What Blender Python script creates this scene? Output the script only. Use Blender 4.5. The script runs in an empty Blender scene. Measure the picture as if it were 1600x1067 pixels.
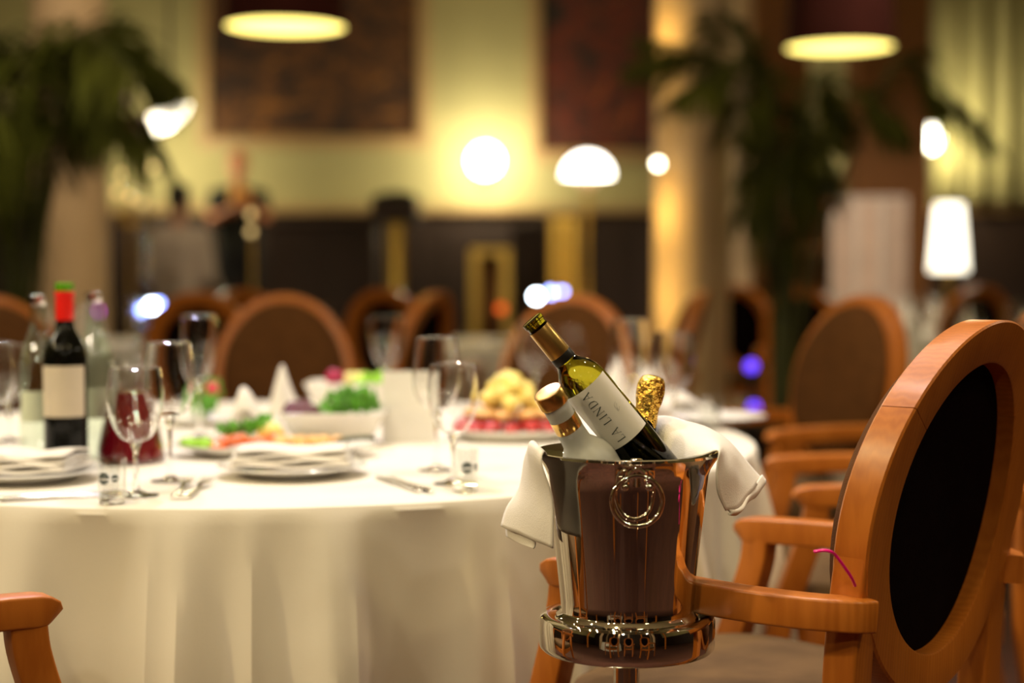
import bpy, bmesh, math, random
from mathutils import Vector, Matrix, noise
PI = math.pi
sc = bpy.context.scene
col = sc.collection
random.seed(7)

# ------------------------------------------------------------------ camera
F_PX = 2450.0
EYE = 1.115
PITCH = math.atan((533.5 - 430.0) / F_PX)
cam_d = bpy.data.cameras.new('camera'); cam = bpy.data.objects.new('camera', cam_d); col.objects.link(cam)
cam.location = (0, 0, EYE); cam.rotation_euler = (PI / 2 - PITCH, 0, 0)
cam_d.sensor_width = 36; cam_d.lens = F_PX * 36 / 1600
cam_d.clip_start = .05; cam_d.clip_end = 60
cam_d.dof.use_dof = True; cam_d.dof.focus_distance = 2.12; cam_d.dof.aperture_fstop = 1.55
sc.camera = cam

def ray(px, py):
    u = (px - 800) / F_PX; v = -(py - 533.5) / F_PX
    c, s = math.cos(PITCH), math.sin(PITCH)
    return Vector((u, c + v * s, -s + v * c))
def at(px, py, Y):
    d = ray(px, py); return Vector((0, 0, EYE)) + d * (Y / d.y)
def on(px, py, z):
    d = ray(px, py); return Vector((0, 0, EYE)) + d * ((z - EYE) / d.z)

# ------------------------------------------------------------------ world, lights, exposure
w = bpy.data.worlds.new('world'); sc.world = w; w.use_nodes = True
w.node_tree.nodes['Background'].inputs[0].default_value = (.9, .7, .45, 1)
w.node_tree.nodes['Background'].inputs[1].default_value = .05
sc.view_settings.view_transform = 'Standard'; sc.view_settings.look = 'None'
sc.view_settings.gamma = 1; sc.view_settings.use_curve_mapping = False
sc.view_settings.exposure = 0.0
sc.cycles.max_bounces = 10; sc.cycles.transparent_max_bounces = 24
sc.cycles.transmission_bounces = 8; sc.cycles.glossy_bounces = 5
sc.cycles.caustics_reflective = False; sc.cycles.caustics_refractive = False
sc.cycles.use_denoising = True; sc.cycles.sample_clamp_indirect = 250

def lamp(kind, name, loc, power, color, size=.1, target=None, spot=None, blend=.5):
    l = bpy.data.lights.new(name, kind); l.energy = power; l.color = color
    if kind == 'AREA': l.shape = 'DISK'; l.size = size
    else: l.shadow_soft_size = size
    if spot: l.spot_size = math.radians(spot); l.spot_blend = blend
    o = bpy.data.objects.new(name, l); o.location = loc; col.objects.link(o)
    if target is not None:
        o.rotation_euler = (Vector(target) - Vector(loc)).to_track_quat('-Z', 'Y').to_euler()
    return o
WARM = (1, .77, .36); SOFT = (1, .91, .83)
lamp('SPOT', 'ceiling_or_fill_spot', (-.9, 4.4, 4.6), 290, SOFT, .08, (-.45, 3.3, .75), 52, .6)
lamp('SPOT', 'ceiling_or_fill_spot', (.5, 3.6, 4.6), 230, SOFT, .06, (-.2, 3.2, .75), 60, .6)
lamp('SPOT', 'ceiling_or_fill_spot', (-1.6, 2.4, 4.6), 150, SOFT, .06, (-.6, 3.0, .7), 60, .6)
lamp('SPOT', 'ceiling_or_fill_spot', (-4.6, 1.0, 3.4), 330, WARM, .10, (-.5, 2.7, .5), 50, .6)  # added from low left to rake across the cloth folds
lamp('SPOT', 'ceiling_or_fill_spot', (-1.7, -1.3, 3.7), 130, WARM, .10, (0, 2.3, .8), 56, .6)
lamp('SPOT', 'ceiling_or_fill_spot', (2.2, -.6, 4.3), 90, WARM, .12, (.5, 2.6, .8), 60, .6)
lamp('SPOT', 'ceiling_or_fill_spot', (-.6, 1.5, 4.6), 150, WARM, .06, (.6, 2.2, .9), 50, .7)
lamp('SPOT', 'ceiling_or_fill_spot', (2.9, 3.9, 4.4), 160, (1, .74, .55), .1, (.9, 3.4, .8), 60, .7)  # added from the right rear to highlight the nearest chair's top
lamp('SPOT', 'stage_spot', (-1.6, 6.6, 4.3), 210, (.72, .62, 1), .08, (.45, 2.3, .9), 38, .7)
lamp('SPOT', 'ceiling_or_fill_spot', (2.4, 8.2, 4.9), 560, (1, .82, .62), .1, (2.4, 11.0, .8), 60, .7)  # added fill brightening the folding screen and the far table
lamp('SPOT', 'ceiling_or_fill_spot', (-2.2, 6.4, 4.9), 360, (1, .78, .5), .1, (-2.8, 10.0, 1.2), 50, .7)  # added fill brightening the left column
lamp('SPOT', 'ceiling_or_fill_spot', (-1.6, 9.6, 4.9), 190, (1, .75, .42), .1, (-2.3, 13.2, 1.6), 20, .7)  # added fill brightening the waiter
for (x, y, z) in ((-1.5, 2.2, 3.0), (-.9, 1.2, 2.9), (.2, 1.6, 3.1), (.9, 2.6, 3.0), (.3, 4.3, 3.2), (-1.4, 4.4, 3.1), (-.4, 5.4, 3.3), (-2.2, 3.4, 3.0)):
    lamp('POINT', 'sparkle_point', (x, y, z), 11, (1, .86, .62), .025)  # added point lights, no chandelier behind them, for sparkles on glass and steel
for (x, y, z, pw) in ((-2.0, .9, 2.3, 32), (1.5, .5, 2.4, 22), (-.35, -1.2, 2.5, 42), (-2.9, 2.9, 2.2, 26), (2.4, 3.1, 2.3, 26), (-1.9, 5.6, 2.3, 10)):
    lamp('POINT', 'low_sparkle_point', (x, y, z), pw, (1, .86, .60), .06)  # added low lights without lampshades, for highlights on the glasses
lamp('AREA', 'room_glow', (0, 5.5, 5.2), 22, WARM, 6.0)
lamp('AREA', 'room_glow', (0, 11.0, 5.2), 20, WARM, 5.0)

# ------------------------------------------------------------------ materials
def nt(name):
    m = bpy.data.materials.new(name); m.use_nodes = True; return m, m.node_tree.nodes, m.node_tree.links
def mat(name, color, rough=.5, metal=0., var=.12, scale=8., bump=0., bscale=60., spec=.5, coat=0., sheen=0., stretch=(1, 1, 1), trans=0., ior=1.45, sss=0.):
    m, n, l = nt(name); p = n['Principled BSDF']
    p.inputs['Roughness'].default_value = rough; p.inputs['Metallic'].default_value = metal
    p.inputs['Specular IOR Level'].default_value = spec; p.inputs['Coat Weight'].default_value = coat
    p.inputs['Coat Roughness'].default_value = .12
    p.inputs['Sheen Weight'].default_value = sheen; p.inputs['Transmission Weight'].default_value = trans
    p.inputs['IOR'].default_value = ior; p.inputs['Subsurface Weight'].default_value = sss
    tc = n.new('ShaderNodeTexCoord'); mp = n.new('ShaderNodeMapping'); mp.inputs['Scale'].default_value = stretch
    l.new(tc.outputs['Object'], mp.inputs[0])
    nz = n.new('ShaderNodeTexNoise'); nz.inputs['Scale'].default_value = scale; nz.inputs['Detail'].default_value = 5
    l.new(mp.outputs[0], nz.inputs[0])
    cr = n.new('ShaderNodeValToRGB'); e = cr.color_ramp.elements
    e[0].position = .3; e[1].position = .7
    e[0].color = tuple(max(0, c * (1 - var)) for c in color) + (1,)
    e[1].color = tuple(min(1, c * (1 + var)) for c in color) + (1,)
    l.new(nz.outputs[0], cr.inputs[0]); l.new(cr.outputs[0], p.inputs['Base Color'])
    if bump:
        nb = n.new('ShaderNodeTexNoise'); nb.inputs['Scale'].default_value = bscale; nb.inputs['Detail'].default_value = 3
        l.new(mp.outputs[0], nb.inputs[0])
        b = n.new('ShaderNodeBump'); b.inputs['Strength'].default_value = bump; b.inputs['Distance'].default_value = .01
        l.new(nb.outputs[0], b.inputs['Height']); l.new(b.outputs[0], p.inputs['Normal'])
    return m
def emit(name, color, strength):
    m, n, l = nt(name); p = n['Principled BSDF']; p.inputs['Base Color'].default_value = color + (1,)
    p.inputs['Emission Color'].default_value = color + (1,); p.inputs['Emission Strength'].default_value = strength
    p.inputs['Roughness'].default_value = .6
    return m
def thin_glass(name, tint=(.97, .98, .97), rough=.0, extra=.085, power=.6):
    # a thin sheet of glass: clear straight through, mirror-like towards grazing angles
    m, n, l = nt(name); n.remove(n['Principled BSDF']); out = n['Material Output']
    tr = n.new('ShaderNodeBsdfTransparent'); tr.inputs[0].default_value = tint + (1,)
    gl = n.new('ShaderNodeBsdfGlossy'); gl.inputs['Roughness'].default_value = rough + .02; gl.inputs[0].default_value = (1, 1, 1, 1)
    lf = n.new('ShaderNodeLayerWeight'); lf.inputs[0].default_value = .5
    lw = n.new('ShaderNodeMath'); lw.operation = 'POWER'; lw.inputs[1].default_value = 3.5; l.new(lf.outputs[1], lw.inputs[0])
    ad = n.new('ShaderNodeMath'); ad.operation = 'MULTIPLY_ADD'; ad.inputs[1].default_value = power; ad.inputs[2].default_value = extra
    ad.use_clamp = True
    l.new(lw.outputs[0], ad.inputs[0])
    mx = n.new('ShaderNodeMixShader'); l.new(ad.outputs[0], mx.inputs[0]); l.new(tr.outputs[0], mx.inputs[1]); l.new(gl.outputs[0], mx.inputs[2])
    l.new(mx.outputs[0], out.inputs[0]); return m
def wood(name, c1, c2, rough=.3, coat=.3, axis=(3, 3, .5), scale=9):
    m, n, l = nt(name); p = n['Principled BSDF']; p.inputs['Roughness'].default_value = rough
    p.inputs['Coat Weight'].default_value = coat; p.inputs['Coat Roughness'].default_value = .2
    tc = n.new('ShaderNodeTexCoord'); mp = n.new('ShaderNodeMapping'); mp.inputs['Scale'].default_value = axis
    l.new(tc.outputs['Object'], mp.inputs[0])
    nz = n.new('ShaderNodeTexNoise'); nz.inputs['Scale'].default_value = scale; nz.inputs['Detail'].default_value = 6; nz.inputs['Distortion'].default_value = .6
    wv = n.new('ShaderNodeTexWave'); wv.inputs['Scale'].default_value = scale * 1.6; wv.inputs['Distortion'].default_value = 5; wv.inputs['Detail'].default_value = 3
    wv.inputs['Detail Scale'].default_value = 1.4
    l.new(mp.outputs[0], nz.inputs[0]); l.new(mp.outputs[0], wv.inputs[0])
    mx = n.new('ShaderNodeMix'); mx.inputs[0].default_value = .22; l.new(nz.outputs[0], mx.inputs[2]); l.new(wv.outputs[1], mx.inputs[3])
    cr = n.new('ShaderNodeValToRGB'); e = cr.color_ramp.elements; e[0].position = .25; e[1].position = .75
    e[0].color = c1 + (1,); e[1].color = c2 + (1,)
    l.new(mx.outputs[0], cr.inputs[0]); l.new(cr.outputs[0], p.inputs['Base Color'])
    b = n.new('ShaderNodeBump'); b.inputs['Strength'].default_value = .08; b.inputs['Distance'].default_value = .003
    l.new(mx.outputs[0], b.inputs['Height']); l.new(b.outputs[0], p.inputs['Normal'])
    return m
M = {}
M['beech'] = wood('beech_wood', (.40, .112, .011), (.54, .172, .022), .36, .12)
M['wood_dark'] = wood('dark_wood', (.016, .006, .002), (.034, .012, .004), .65, 0)
M['wood_mid'] = wood('brown_wood', (.17, .062, .010), (.27, .105, .018), .65, 0)
M['fabric'] = mat('brown_fabric', (.095, .038, .010), .95, var=.15, scale=30, bump=.25, bscale=500, spec=.2)
M['fabric_dark'] = mat('dark_fabric', (.006, .0025, .003), .9, var=.2, scale=30, bump=.2, bscale=500, spec=.05)
M['seat_fabric'] = mat('taupe_fabric', (.13, .078, .036), .9, var=.25, scale=9, bump=.2, bscale=500, spec=.2)
M['cloth'] = mat('white_linen', (.80, .76, .68), .85, var=.03, scale=5, bump=.08, bscale=350, sheen=.1)
M['napkin'] = mat('white_napkin', (.80, .76, .70), .85, var=.03, scale=8, bump=.12, bscale=500, sheen=.1)
M['steel'] = mat('polished_steel', (.80, .76, .70), .045, 1, var=.02, scale=3)
M['silver'] = mat('cutlery_steel', (.85, .83, .8), .14, 1, var=.03)
M['porcelain'] = mat('white_porcelain', (.82, .80, .76), .18, var=.02, coat=.4)
M['gold_foil'] = mat('gold_foil', (.90, .53, .10), .26, 1, var=.25, scale=60, bump=.9, bscale=90)
M['gold_cap'] = mat('gold_capsule', (.88, .58, .17), .25, 1, var=.05, scale=20)
M['brass'] = mat('brass', (.55, .36, .08), .3, 1, var=.1)
M['capsule'] = mat('bronze_capsule', (.60, .38, .12), .3, .9, var=.06, scale=20)
M['label'] = mat('paper_label', (.76, .74, .69), .7, var=.03, scale=30)
M['ink'] = mat('dark_ink', (.03, .05, .04), .6, var=.02)
M['ink_grey'] = mat('grey_ink', (.42, .42, .42), .6, var=.02)
M['green_glass'] = mat('olive_glass', (.30, .27, .015), .02, 0, var=.03, trans=1, ior=1.3)
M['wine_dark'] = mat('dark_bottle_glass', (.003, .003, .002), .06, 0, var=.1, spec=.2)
M['frosted'] = mat('frosted_glass', (.66, .67, .64), .35, 0, var=.04, trans=.25, ior=1.3)
M['clear_solid'] = mat('clear_solid_glass', (1, 1, 1), .01, 0, var=0, trans=1, ior=1.45)
M['glass'] = thin_glass('clear_glass')
M['water'] = thin_glass('bottled_water', (.86, .93, .86), 0, .10)
M['red_drink'] = mat('red_drink', (.16, .004, .012), .1, var=.2, scale=20, coat=.8)
M['red_cap'] = mat('red_capsule', (.75, .015, .01), .3, var=.05, coat=.3)
M['magenta'] = mat('magenta_plastic', (.95, .0, .30), .3, var=.05, coat=.4)
M['wall'] = mat('cream_wall', (.46, .41, .19), .8, var=.06, scale=2, bump=.05, bscale=80)
M['ceiling'] = mat('ceiling_paint', (.45, .36, .2), .9, var=.04)
M['carpet'] = mat('carpet_floor', (.060, .018, .009), .85, var=.35, scale=14, bump=.3, bscale=150)
M['plaster'] = mat('column_plaster', (.52, .37, .22), .7, var=.06, scale=3)
M['tan_trim'] = mat('tan_trim', (.42, .27, .12), .5, var=.08)
M['drum'] = mat('maroon_shade', (.040, .009, .006), .9, var=.15, spec=.1)
M['curtain'] = mat('cream_curtain', (.42, .38, .16), .85, var=.08, scale=4)
M['leaf'] = mat('palm_leaf', (.070, .076, .008), .7, spec=.15, var=.4, scale=6)
M['stem'] = mat('palm_stem', (.06, .065, .012), .5, var=.3)
M['black'] = mat('black_paint', (.01, .01, .01), .4, var=.1)
M['white_paint'] = mat('white_paint', (.72, .62, .55), .5, var=.04)
M['skin'] = mat('skin', (.60, .22, .09), .55, var=.06, sss=.1)
M['skin_pale'] = mat('pale_skin', (.45, .24, .16), .55, var=.06)
M['hair'] = mat('dark_hair', (.012, .008, .006), .6, var=.3, scale=50, bump=.3)
M['hair_red'] = mat('brown_hair', (.20, .06, .02), .6, var=.3, scale=50, bump=.3)
M['shirt_black'] = mat('black_shirt', (.012, .014, .010), .8, var=.2)
M['shirt_grey'] = mat('grey_shirt', (.40, .34, .30), .85, var=.15, stretch=(1, 1, 12), scale=4)
M['trousers'] = mat('dark_trousers', (.01, .01, .012), .8, var=.2)
M['yellow'] = mat('yellow_cloth', (.80, .42, .03), .7, var=.15)
M['salmon'] = mat('salmon', (.80, .18, .05), .4, var=.25, scale=40, coat=.3)
M['lettuce'] = mat('green_leaf', (.10, .33, .02), .5, var=.5, scale=40)
M['lime'] = mat('lime_green', (.35, .70, .05), .4, var=.2, scale=30)
M['lemon'] = mat('lemon', (.90, .78, .25), .4, var=.15, scale=30)
M['pastry'] = mat('golden_pastry', (.82, .48, .18), .5, var=.25, scale=30)
M['beet'] = mat('beetroot', (.10, .008, .02), .35, var=.4, scale=30, coat=.3)
M['meat'] = mat('cured_meat', (.42, .02, .02), .4, var=.5, scale=60, coat=.3)
M['cheese'] = mat('yellow_cheese', (.90, .72, .22), .5, var=.15, scale=30)
M['seam'] = mat('dark_seam', (.09, .03, .01), .8, var=.1)
M['e_globe'] = emit('lit_globe', (1, .93, .70), 26)
M['e_dome'] = emit('lit_dome', (1, .95, .82), 7)
M['e_lamp'] = emit('lit_lampshade', (1, .93, .74), 2.6)
M['e_diff'] = emit('lit_diffuser', (1, .80, .20), 3.4)
M['e_bulb'] = emit('lit_bulb', (1, .88, .62), 18)
M['e_dim'] = emit('dim_bulb', (1, .70, .28), 1.3)
M['e_blue'] = emit('blue_glint', (.28, .38, 1), 16)
M['e_white'] = emit('white_glint', (.75, .88, 1), 40)
M['e_violet'] = emit('violet_led', (.12, .05, .9), 2.2)
M['e_magenta'] = emit('magenta_led', (.8, .05, .9), 2.5)
M['e_orange'] = emit('orange_led', (1, .13, .01), 1.2)
M['e_pink'] = emit('pink_led', (1, .62, .50), 1.5)

def painting_mat(name, seed, ramp, sx=(1, 1, 1)):
    m, n, l = nt(name); p = n['Principled BSDF']; p.inputs['Roughness'].default_value = .7
    tc = n.new('ShaderNodeTexCoord'); mp = n.new('ShaderNodeMapping'); mp.inputs['Location'].default_value = (seed, seed * .7, seed * .3)
    mp.inputs['Scale'].default_value = sx
    l.new(tc.outputs['Object'], mp.inputs[0])
    nz = n.new('ShaderNodeTexNoise'); nz.inputs['Scale'].default_value = 2.6; nz.inputs['Detail'].default_value = 4; nz.inputs['Distortion'].default_value = .8
    l.new(mp.outputs[0], nz.inputs[0]); cr = n.new('ShaderNodeValToRGB'); e = cr.color_ramp.elements
    while len(e) < len(ramp): e.new(.5)
    for k, (pos, c) in enumerate(ramp): e[k].position = pos; e[k].color = c + (1,)
    l.new(nz.outputs[0], cr.inputs[0]); l.new(cr.outputs[0], p.inputs['Base Color']); return m

# ------------------------------------------------------------------ helpers
def mesh_obj(name, verts, faces, m, parent=None, smooth=True, loc=None):
    me = bpy.data.meshes.new(name); me.from_pydata([tuple(v) for v in verts], [], faces); me.update()
    bm = bmesh.new(); bm.from_mesh(me); bmesh.ops.recalc_face_normals(bm, faces=bm.faces); bm.to_mesh(me); bm.free()
    if smooth:
        me.polygons.foreach_set('use_smooth', [True] * len(me.polygons))
        me.set_sharp_from_angle(angle=math.radians(38))
    o = bpy.data.objects.new(name, me); col.objects.link(o)
    if m: me.materials.append(m)
    if parent: o.parent = parent
    if loc is not None: o.location = loc
    return o
class G:
    def __init__(s): s.v = []; s.f = []
    def add(s, vs, fs):
        k = len(s.v); s.v += [Vector(x) for x in vs]; s.f += [tuple(i + k for i in f) for f in fs]; return s
    def box(s, x0, x1, y0, y1, z0, z1, b=0.0):
        if b <= 0:
            return s.add([(x, y, z) for z in (z0, z1) for y in (y0, y1) for x in (x0, x1)],
                         [(0, 2, 3, 1), (4, 5, 7, 6), (0, 1, 5, 4), (2, 6, 7, 3), (0, 4, 6, 2), (1, 3, 7, 5)])
        bm = bmesh.new(); bmesh.ops.create_cube(bm, size=1)
        for v in bm.verts: v.co = Vector(((x0 + x1) / 2 + v.co.x * (x1 - x0), (y0 + y1) / 2 + v.co.y * (y1 - y0), (z0 + z1) / 2 + v.co.z * (z1 - z0)))
        bmesh.ops.bevel(bm, geom=bm.edges[:], offset=b, segments=2, affect='EDGES', profile=.5)
        bm.verts.index_update(); s.add([v.co.copy() for v in bm.verts], [tuple(v.index for v in f.verts) for f in bm.faces]); bm.free(); return s
    def lathe(s, prof, n=40, c=(0, 0, 0), fn=None):
        k = len(s.v); c = Vector(c); ring = []
        for r, z in prof:
            if r < 1e-6: ring.append([len(s.v)]); s.v.append(c + Vector((0, 0, z)))
            else:
                ids = []
                for i in range(n):
                    a = 2 * PI * i / n; ids.append(len(s.v)); rr = r * (fn(a, z) if fn else 1)
                    s.v.append(c + Vector((rr * math.cos(a), rr * math.sin(a), z)))
                ring.append(ids)
        for a, b in zip(ring, ring[1:]):
            if len(a) == 1 and len(b) == 1: continue
            for i in range(n):
                j = (i + 1) % n
                if len(a) == 1: s.f.append((a[0], b[j], b[i]))
                elif len(b) == 1: s.f.append((a[i], a[j], b[0]))
                else: s.f.append((a[i], a[j], b[j], b[i]))
        return s
    def tube(s, pts, r, n=10, sec=None, up=(0, 0, 1), cap=True):
        # sweep a round (or given) section along a path; r a number or a list
        pts = [Vector(p) for p in pts]; k = len(s.v); N = len(pts)
        rr = r if isinstance(r, (list, tuple)) else [r] * N
        sec = sec or [(math.cos(2 * PI * i / n), math.sin(2 * PI * i / n)) for i in range(n)]; n = len(sec)
        upv = Vector(up)
        for i, p in enumerate(pts):
            t = (pts[min(i + 1, N - 1)] - pts[max(i - 1, 0)]).normalized()
            a = t.cross(upv)
            if a.length < 1e-3: a = t.cross(Vector((1, 0, 0)))
            a.normalize(); b = a.cross(t).normalized()
            for (x, y) in sec: s.v.append(p + a * x * rr[i] + b * y * rr[i])
        for i in range(N - 1):
            for j in range(n):
                q = (j + 1) % n
                s.f.append((k + i * n + j, k + i * n + q, k + (i + 1) * n + q, k + (i + 1) * n + j))
        if cap: s.f.append(tuple(k + j for j in reversed(range(n)))); s.f.append(tuple(k + (N - 1) * n + j for j in range(n)))
        return s
    def ball(s, c, r, n=14, m=9):
        r = r if isinstance(r, (list, tuple)) else (r, r, r); c = Vector(c)
        prof = [(math.sin(PI * i / m), -math.cos(PI * i / m)) for i in range(m + 1)]
        prof[0] = (0, -1); prof[-1] = (0, 1); k = len(s.v)
        s.lathe(prof, n)
        for i in range(k, len(s.v)):
            v = s.v[i]; s.v[i] = Vector((c.x + v.x * r[0], c.y + v.y * r[1], c.z + v.z * r[2]))
        return s
    def xf(s, mtx, k=0):
        for i in range(k, len(s.v)): s.v[i] = mtx @ s.v[i]
        return s
    def out(s, name, m, parent=None, smooth=True, loc=None): return mesh_obj(name, s.v, s.f, m, parent, smooth, loc)
def rrect(w, h, r=.25, k=3):
    # rounded rectangle section, half sizes w, h
    pts = []; rad = min(w, h) * r * 2
    for (sx, sy, a0) in ((1, 1, 0), (-1, 1, 90), (-1, -1, 180), (1, -1, 270)):
        for i in range(k + 1):
            a = math.radians(a0 + 90 * i / k)
            pts.append((sx * (w - rad) + rad * math.cos(a), sy * (h - rad) + rad * math.sin(a)))
    return pts
def cat(pts, n=6):
    pts = [Vector(p) for p in pts]; P = [pts[0] * 2 - pts[1]] + pts + [pts[-1] * 2 - pts[-2]]; out = []
    for i in range(1, len(P) - 2):
        for k in range(n):
            t = k / n; a, b, c, d = P[i - 1], P[i], P[i + 1], P[i + 2]
            out.append(.5 * ((2 * b) + (-a + c) * t + (2 * a - 5 * b + 4 * c - d) * t * t + (-a + 3 * b - 3 * c + d) * t ** 3))
    out.append(pts[-1]); return out
def tag(o, label, cat_, group=None):
    o['label'] = label; o['category'] = cat_
    if group: o['group'] = group
    return o
def empty(name, loc=(0, 0, 0), rz=0):
    o = bpy.data.objects.new(name, None); o.empty_display_size = .1; col.objects.link(o); o.location = loc; o.rotation_euler = (0, 0, rz); return o
def copy_tree(o, parent=None):
    c = o.copy(); col.objects.link(c)
    if parent: c.parent = parent
    for ch in [x for x in col.objects if x.parent == o]: copy_tree(ch, c)
    return c
def struct(o): o['kind'] = 'structure'; return o
def loft(name, rows, m, parent=None, thick=.0015, sub=2, wr=0):
    k = 2 * sub + 1
    rows = [cat(r, k) for r in rows]; cols = [cat([r[j] for r in rows], k) for j in range(len(rows[0]))]
    a, b = len(cols), len(cols[0]); v = [p + Vector((.3, -1, .3)) * wr * noise.noise(p * 26) for c in cols for p in c]; f = []
    for i in range(a - 1):
        for j in range(b - 1): f.append((i * b + j, i * b + j + 1, (i + 1) * b + j + 1, (i + 1) * b + j))
    me = bpy.data.meshes.new(name); me.from_pydata([tuple(x) for x in v], [], f); me.materials.append(m)
    me.polygons.foreach_set('use_smooth', [True] * len(f))
    o = bpy.data.objects.new(name, me); col.objects.link(o)
    if parent: o.parent = parent
    t = o.modifiers.new('thick', 'SOLIDIFY'); t.thickness = thick; t.offset = 0
    return o

# ================================================================== THE ROOM
XL, XR, YF, YB, ZC = -7.0, 6.5, -5.0, 14.0, 5.4
struct(G().box(XL, XR, YF, YB, -.1, 0).out('floor', M['carpet'], smooth=False))
struct(G().box(XL, XR, YF, YB, ZC, ZC + .1).out('ceiling', M['ceiling'], smooth=False))
struct(G().box(XL, XR, YB, YB + .15, 0, ZC).out('wall_back', M['wall'], smooth=False))
struct(G().box(XL - .15, XL, YF, YB, 0, ZC).out('wall_left', M['wall'], smooth=False))
struct(G().box(XR, XR + .15, YF, YB, 0, ZC).out('wall_right', M['wall'], smooth=False))
struct(G().box(XL, XR, YF - .15, YF, 0, ZC).out('wall_front', M['wood_dark'], smooth=False))
# dark panelled wainscot of the back wall with a tan ledge
g = G().box(XL, XR, YB - .07, YB - .005, 0, 1.66)
for i in range(15):
    x = XL + .45 + i * .9
    g.box(x - .36, x + .36, YB - .085, YB - .07, .2, 1.5, .008)
struct(g.out('trim_1', M['wood_dark'], smooth=False))
struct(G().box(XL, XR, YB - .12, YB - .005, 1.66, 1.74, .012).out('trim_2', M['tan_trim'], smooth=False))
struct(G().box(XR - .07, XR - .005, YF, YB - .12, 0, 1.66).out('trim_3', M['wood_dark'], smooth=False))
struct(G().box(XL + .005, XL + .07, YF, YB - .12, 0, 1.66).out('trim_4', M['wood_dark'], smooth=False))
# pilasters on the wall behind the photographer
for i in range(7):
    x = -5.6 + i * 1.85
    struct(G().box(x - .14, x + .14, YF + .005, YF + .12, 0, ZC - .01, .01).out('trim_%d' % (5 + i), M['plaster' if i % 2 else 'wood_dark'], smooth=False))

for i, (x, y, m_, hw) in enumerate(((-2.6, -1.6, 'plaster', .10), (-1.5, -2.4, 'beech', .05), (-.75, -1.5, 'plaster', .07), (1.3, -2.2, 'beech', .05), (2.3, -1.6, 'plaster', .09), (3.2, -.9, 'beech', .06), (-3.6, -.6, 'beech', .07))):  # free-standing posts added out of view as streaks for the bucket to mirror
    struct(G().box(x - hw, x + hw, y - hw, y + hw, 0, ZC - .01, .012).out('trim_%d' % (20 + i), M[m_], smooth=False))
def column(px, Y, r, label, m='plaster'):
    p = at(px, 430, Y); e = empty('column', (p.x, Y, 0)); tag(e, label, 'column', None)
    G().lathe([(0, .0), (r * 1.35, 0), (r * 1.35, .12), (r * 1.2, .16), (r * 1.25, .2), (r * 1.05, .24)], 40).out('base', M[m], e)
    G().lathe([(r * 1.04, .24), (r, .3), (r, 2.2), (r * .96, ZC - .4), (r * .96, ZC - .3)], 48).out('shaft', M[m], e)
    G().lathe([(r * .96, ZC - .3), (r * 1.1, ZC - .25), (r * 1.3, ZC - .1), (r * 1.4, ZC - .08), (r * 1.4, ZC - .002), (0, ZC - .002)], 40).out('capital', M[m], e)
    return e
column(112, 10.0, .235, 'thick pale beige column at the left behind the dark palm')
column(1080, 9.0, .215, 'tall round column right of the dome lamp, lit golden on its left side')
column(1158, 12.0, .08, 'slender lit column just right of the golden round column')
def pilaster(px0, px1, Y, name, m):
    a = at(px0, 430, Y).x; b = at(px1, 430, Y).x
    return struct(G().box(a, b, Y, Y + .45, 0, ZC - .01, .02).out(name, M[m], smooth=False))
pilaster(1335, 1452, 12.6, 'trim_12', 'wood_mid')
pilaster(1176, 1262, 13.3, 'trim_13', 'wood_mid')

# paintings
def painting(x0, x1, z0, z1, m, label):
    e = empty('painting', ((x0 + x1) / 2, YB - .01, z0)); tag(e, label, 'painting')
    w2 = (x1 - x0) / 2; h = z1 - z0
    G().box(-w2, w2, -.03, 0, 0, h).out('canvas', m, e, False)
    f = G(); b = .11
    f.box(-w2 - b, w2 + b, -.07, -.004, -b, 0, .012).box(-w2 - b, w2 + b, -.07, -.004, h, h + b, .012)
    f.box(-w2 - b, -w2, -.07, -.004, 0, h, .012).box(w2, w2 + b, -.07, -.004, 0, h, .012)
    f.out('frame', M['tan_trim'], e)
P1 = painting_mat('brown_canvas', 3, [(.30, (.015, .006, .003)), (.42, (.035, .012, .004)), (.50, (.15, .052, .007)), (.57, (.022, .009, .004)), (.66, (.27, .10, .014))], (1.2, 1.2, 2.2))
P2 = painting_mat('red_canvas', 11, [(.30, (.012, .006, .004)), (.43, (.03, .012, .008)), (.51, (.17, .022, .006)), (.57, (.025, .011, .006)), (.66, (.30, .06, .012))], (1.4, 1.4, 1.4))
painting(at(328, 0, YB).x, at(652, 0, YB).x, at(0, 214, YB).z, 4.5, P1, 'wide framed dark brown painting on the wall above the waiter')
painting(at(846, 0, YB).x, at(1075, 0, YB).x, at(0, 236, YB).z, 4.5, P2, 'dark red framed painting on the wall beside the round column')

# curtain at the right
def curtain(x0, x1, Y, z0, z1, label):
    v = []; f = []; n = 120
    for i in range(n + 1):
        x = x0 + (x1 - x0) * i / n; y = Y + .05 * math.sin(i * .62) + .02 * math.sin(i * 1.7)
        for z in (z0, (z0 + z1) / 2, z1): v.append((x, y, z))
    for i in range(n):
        for k in range(2): f.append((i * 3 + k, (i + 1) * 3 + k, (i + 1) * 3 + k + 1, i * 3 + k + 1))
    o = mesh_obj('curtain', v, f, M['curtain']); s = o.modifiers.new('t', 'SOLIDIFY'); s.thickness = .006
    return tag(o, label, 'curtain')
curtain(at(1466, 0, 13.7).x, 6.3, 13.75, 1.76, 4.9, 'long pleated cream green curtain at the far right wall')

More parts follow.
